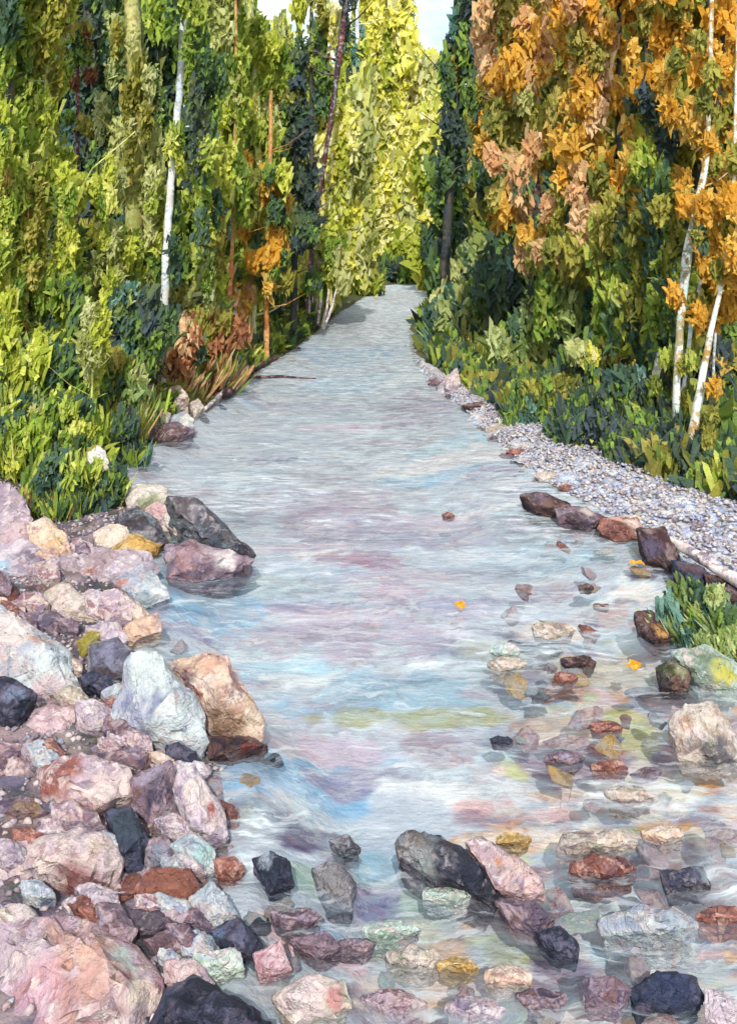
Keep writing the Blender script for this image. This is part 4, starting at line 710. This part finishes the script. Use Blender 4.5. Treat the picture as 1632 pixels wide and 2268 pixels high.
# left bank, back to front
S_('low dark green mound of shrubs at the far left bank', 605, 745, 27, 80, 30, {'olive': 3, 'deep': 4, 'green': 3}, 26, 30, ds=6, cs=16)
S_('yellow-green shrub behind the pale stumps', 640, 640, 31, 60, 55, {'lime': 3, 'green': 3, 'lemon': 2, 'deep': 2}, 26, 20, cs=18)
S_('small sunlit shrub where the creek disappears', 800, 625, 46, 50, 22, {'lime': 2, 'olive': 2, 'deep': 3, 'lemon': 1}, 20, 0, cs=14)
S_('dark shrub overhanging the creek end', 905, 604, 60, 75, 16, {'deep': 4, 'night': 3, 'green': 1}, 26, 0, cs=12)
S_('golden leaved shrub below the slim orange-stemmed aspen', 495, 650, 20, 50, 50, {'amber': 3, 'peach': 2, 'green': 2, 'deep': 2}, 18, 28, bpal={'rust': 2, 'amber': 1, 'olive': 2}, stems='orange')
S_('russet dry grass on the bank below the golden shrub', 470, 760, 16, 70, 70, {'rust': 2, 'deep': 2, 'olive': 1}, 14, 150, bpal={'rust': 4, 'olive': 2, 'peach': 2, 'deep': 3}, lean=(.5, -.2), name='dry_grass', cat='grass clump', stems='orange')
S_('tawny dry grass with pink tones above the peach rock', 390, 800, 14.5, 60, 70, {'peach': 2, 'rust': 1, 'deep': 2, 'pale': 1}, 16, 120, bpal={'peach': 4, 'pale': 2, 'rust': 3, 'deep': 2}, lean=(.4, -.2), name='dry_grass', cat='grass clump', stems='orange')
S_('grey-leaved brush around the foot of the white birch', 400, 690, 16.5, 60, 45, {'teal': 2, 'pale': 2, 'night': 3, 'olive': 1}, 18, 50, bpal={'pale': 3, 'teal': 2, 'night': 2})
S_('tall yellow-green shrub left of the birch foot', 215, 590, 14, 90, 80, {'lime': 5, 'green': 3, 'lemon': 1, 'deep': 1}, 34, 0, ds=8)
S_('gold and peach flecked bush at the birch foot', 300, 640, 15, 50, 90, {'lime': 2, 'peach': 2, 'deep': 3, 'amber': 1}, 26, 30)
S_('dark teal-green bush in the middle of the left bank', 290, 740, 12.6, 75, 95, {'deep': 5, 'teal': 2, 'night': 3, 'sage': 1}, 36, 60, bpal={'deep': 3, 'sage': 1, 'green': 2})
S_('soft mid green bush near the left edge', 120, 700, 12.4, 80, 70, {'green': 5, 'sage': 3, 'deep': 2}, 34, 0, ds=8)
S_('shadowed green bush at the left edge', 20, 640, 12.8, 70, 110, {'deep': 4, 'green': 4, 'rust': 1}, 36, 30, ds=8)
S_('lime leaved bush at the left edge above the tall grass', 40, 820, 11, 75, 80, {'lime': 4, 'green': 4, 'sage': 2}, 22, 130, ds=8)
S_('olive bush beside the lime leaved bush', 160, 850, 11.2, 70, 80, {'deep': 4, 'green': 3, 'lime': 1}, 19, 190, bpal={'pale': 1, 'lime': 2, 'green': 2, 'deep': 2})
S_('tan-stemmed bush next to the salmon pink rock', 255, 880, 11.6, 55, 90, {'olive': 3, 'pale': 2, 'deep': 4, 'sage': 1}, 17, 270, bpal={'lime': 2, 'pale': 3, 'peach': 1, 'olive': 3, 'deep': 2})
S_('bright lime grass and leaves with dark hollows, left edge', 30, 980, 9.6, 70, 75, {'lime': 2, 'green': 3, 'deep': 4, 'pale': 1}, 18, 330, bpal={'green': 3, 'lime': 5, 'deep': 3})
S_('yellow-green leaf clump beside the white rock', 140, 950, 9.9, 60, 60, {'lime': 4, 'green': 3, 'deep': 3}, 15, 270, bpal={'pale': 1, 'lime': 3, 'pale': 1, 'deep': 3, 'green': 2})
S_('green-black grass at the foot of the white rock', 280, 975, 10.8, 34, 45, {'deep': 4, 'night': 3, 'green': 1}, 7, 210, bpal={'lime': 2, 'deep': 4, 'green': 2, 'teal': 1})
S_('red-stemmed shrub over the peach and yellow boulder', 130, 1080, 8.6, 60, 55, {'deep': 4, 'green': 3, 'lime': 1, 'teal': 1}, 14, 290, bpal={'lime': 2, 'green': 3, 'deep': 4, 'rust': 1, 'lime': 1}, stems='orange')
S_('lime tuft and dark leaves left of the cream rock', 210, 1085, 8.9, 50, 55, {'deep': 3, 'night': 2, 'lime': 2, 'green': 2}, 13, 210, bpal={'pale': 1, 'lime': 2, 'green': 3, 'deep': 3})
# right bank
S_('sage green shrub spilling over the water at the bend', 1040, 705, 22, 75, 55, {'sage': 6, 'pale': 2, 'teal': 1, 'deep': 1}, 40, 70, bpal={'sage': 4, 'teal': 3, 'deep': 2}, lean=(-.7, -.2), ds=9)
S_('green shrub above the sage shrub', 1060, 610, 27, 60, 60, {'sage': 3, 'deep': 4, 'pale': 2}, 30, 30, ds=8)
S_('dark sweeping shrub behind the sage shrub', 1165, 640, 20, 90, 80, {'night': 4, 'deep': 5, 'teal': 1}, 44, 60, bpal={'deep': 3, 'sage': 1, 'night': 2}, lean=(.6, 0), ds=9)
S_('light green shrub at the centre of the right bank', 1170, 770, 16.5, 75, 60, {'sage': 4, 'green': 3, 'deep': 3, 'pale': 1}, 36, 90, bpal={'sage': 3, 'green': 3, 'pale': 1})
S_('mossy dark shrub hanging over the gravel bank', 1100, 840, 17, 90, 40, {'deep': 4, 'olive': 3, 'green': 3}, 34, 60, bpal={'olive': 2, 'deep': 4, 'green': 2}, lean=(.5, -.3))
S_('shrub with an arch of pale yellow leaves', 1310, 790, 13.6, 60, 30, {'lemon': 3, 'pale': 2, 'deep': 3}, 10, 40, bpal={'deep': 4, 'pale': 1, 'rust': 1}, ds=6, cs=16)
S_('deep shade shrub with dark red leaves', 1320, 850, 14, 80, 80, {'deep': 5, 'night': 4, 'rust': 1}, 44, 60, bpal={'deep': 4, 'night': 2, 'rust': 1}, ds=8)
S_('olive shrub reaching down to the gravel bank', 1200, 900, 13.2, 70, 60, {'olive': 3, 'deep': 5, 'green': 2}, 34, 110, bpal={'green': 3, 'deep': 5, 'olive': 2})
S_('dark forest shrub above the blue gravel', 1310, 960, 11.6, 80, 70, {'deep': 6, 'night': 4, 'green': 1}, 44, 120, bpal={'deep': 6, 'night': 3, 'green': 1})
S_('grey-green leafy bush left of the white birch', 1400, 900, 11.6, 60, 70, {'deep': 4, 'teal': 2, 'night': 3, 'amber': 1}, 36, 50, bpal={'deep': 4, 'teal': 1})
S_('blackish green bush at the birch feet', 1430, 1010, 10.6, 85, 60, {'night': 5, 'deep': 5, 'teal': 1}, 40, 90, bpal={'night': 3, 'deep': 5})
S_('olive and amber bush behind the birches', 1560, 860, 12.4, 90, 90, {'deep': 5, 'night': 3, 'olive': 3, 'amber': 1}, 48, 30, ds=8)
S_('dark green bush at the right edge beyond the birches', 1620, 980, 10.9, 60, 90, {'night': 4, 'deep': 5, 'olive': 1}, 40, 50, ds=8)
S_('low dark grass under the right edge birches', 1590, 1075, 9.6, 80, 40, {'night': 4, 'deep': 5, 'sage': 1}, 26, 110, bpal={'deep': 5, 'night': 2, 'sage': 1}, name='grass_clump', cat='grass clump')
S_('teal leaved sprig hanging over the blue gravel', 1155, 920, 12.8, 34, 24, {'teal': 3, 'deep': 3}, 8, 30, bpal={'teal': 2, 'deep': 2, 'pale': 1}, ds=6, cs=14)
S_('yellow-green reeds leaning over the right shallows', 1545, 1375, 6.1, 95, 60, {'sage': 4, 'teal': 2, 'deep': 2}, 8, 120, bpal={'sage': 5, 'pale': 3, 'teal': 2}, lean=(-.8, .3), name='reeds', cat='reeds', ds=9, cs=22)
S_('short mossy tuft around the dark red rock', 1590, 1440, 5.7, 60, 40, {'sage': 4, 'teal': 2, 'lemon': 1}, 14, 80, bpal={'sage': 4, 'lemon': 1, 'teal': 2}, lean=(-.5, 0), name='moss_tuft', cat='grass clump', ds=6, cs=14)
# undergrowth carpeting both banks
ch = []
for side in (-1, 1):
    for _ in range(1500):
        y = random.uniform(8.6 if side > 0 else 9.2, 34)**1.0; x = float(ev(RE, y))+(1.35 if y < 13 else .5)+random.uniform(0, 7)*random.random() if side > 0 else float(ev(LE, y))-.35-random.uniform(0, 8)*random.random()
        if side < 0 and y < 10.5 and x > -3.3: continue
        ch.append(clump((x, y, hz(x, y)+.12), (.3, .3, .22), 14, random.choice(['deep', 'night', 'deep', 'green', 'olive'] if side > 0 else ['deep', 'green', 'green', 'lime', 'olive', 'night']), .05+.002*y, 1.6))
tag(link('undergrowth', fol_mesh('undergrowth', ch, (0, 0, 0)), FOL), 'low leafy ground cover under the trees on both banks', 'undergrowth', kind='stuff')
# pale broken stumps on the far left bank
for (u0, v0, u1, v1, r, lb) in [(633, 635, 622, 700, 6, 'ivory broken stump, leftmost of the pale stumps'), (645, 632, 660, 700, 5, 'peach stump leaning right among the pale stumps'), (690, 620, 680, 718, 8, 'thick cream stump in the middle of the pale stumps'), (712, 625, 700, 712, 5, 'grey stump behind the thick cream stump'), (745, 640, 715, 700, 4, 'slanting pink-white stick by the thick cream stump'), (728, 640, 712, 715, 4, 'thin white stick right of the thick cream stump')]:
    D = 28.; a, b = P(u0, v0, D), P(u1, v1, D); b.z = min(b.z, hz(b.x, D)); org = b.copy(); o = link('tree_stump', tube_mesh('tree_stump', [tube([b, a.lerp(b, .45)+Vector((.05, 0, 0)), a], [r*D/F, r*.8*D/F, r*.35*D/F], 8, .25, u0)], org), BM['cream']); o.location = org; tag(o, lb, 'stump')
# fallen leaves
lf = daub('fallen_leaf', pal('#d9921c', '#cf8018', '#e0a840'), (20, 20, 20), (50, 50, 50))
for i, (u, v, lb) in enumerate([(1570, 1358, 'orange fallen leaf on the pale water by the reeds'), (1603, 1385, 'long orange fallen leaf nearest the right edge'), (1410, 1246, 'ochre fallen leaf below the line of dark rocks'), (1404, 1474, 'amber fallen leaf left of the dark red rock'), (1020, 1340, 'tiny amber fallen leaf in midstream')]):
    D = GD(v, .06); c = P(u, v, D); s = .045; V = [(math.cos(a)*s*(1.7 if j % 2 else 1.2), math.sin(a)*s*(1.1 if j % 2 else .8), .012*math.cos(3*a)) for j, a in enumerate(np.linspace(0, 6.28, 10, endpoint=False))]
    V2 = [(x, y, z+.006) for x, y, z in V]; bm = bmesh.new(); b0 = [bm.verts.new(p) for p in V]; b1 = [bm.verts.new(p) for p in V2]; bm.faces.new(b0[::-1]); bm.faces.new(b1)
    for j in range(10): bm.faces.new((b0[j], b0[(j+1) % 10], b1[(j+1) % 10], b1[j]))
    me = bpy.data.meshes.new('fallen_leaf'); bm.to_mesh(me); bm.free(); o = link('fallen_leaf', me, lf); o.location = c; o.rotation_euler = (0, 0, i*1.3); tag(o, lb, 'leaf')
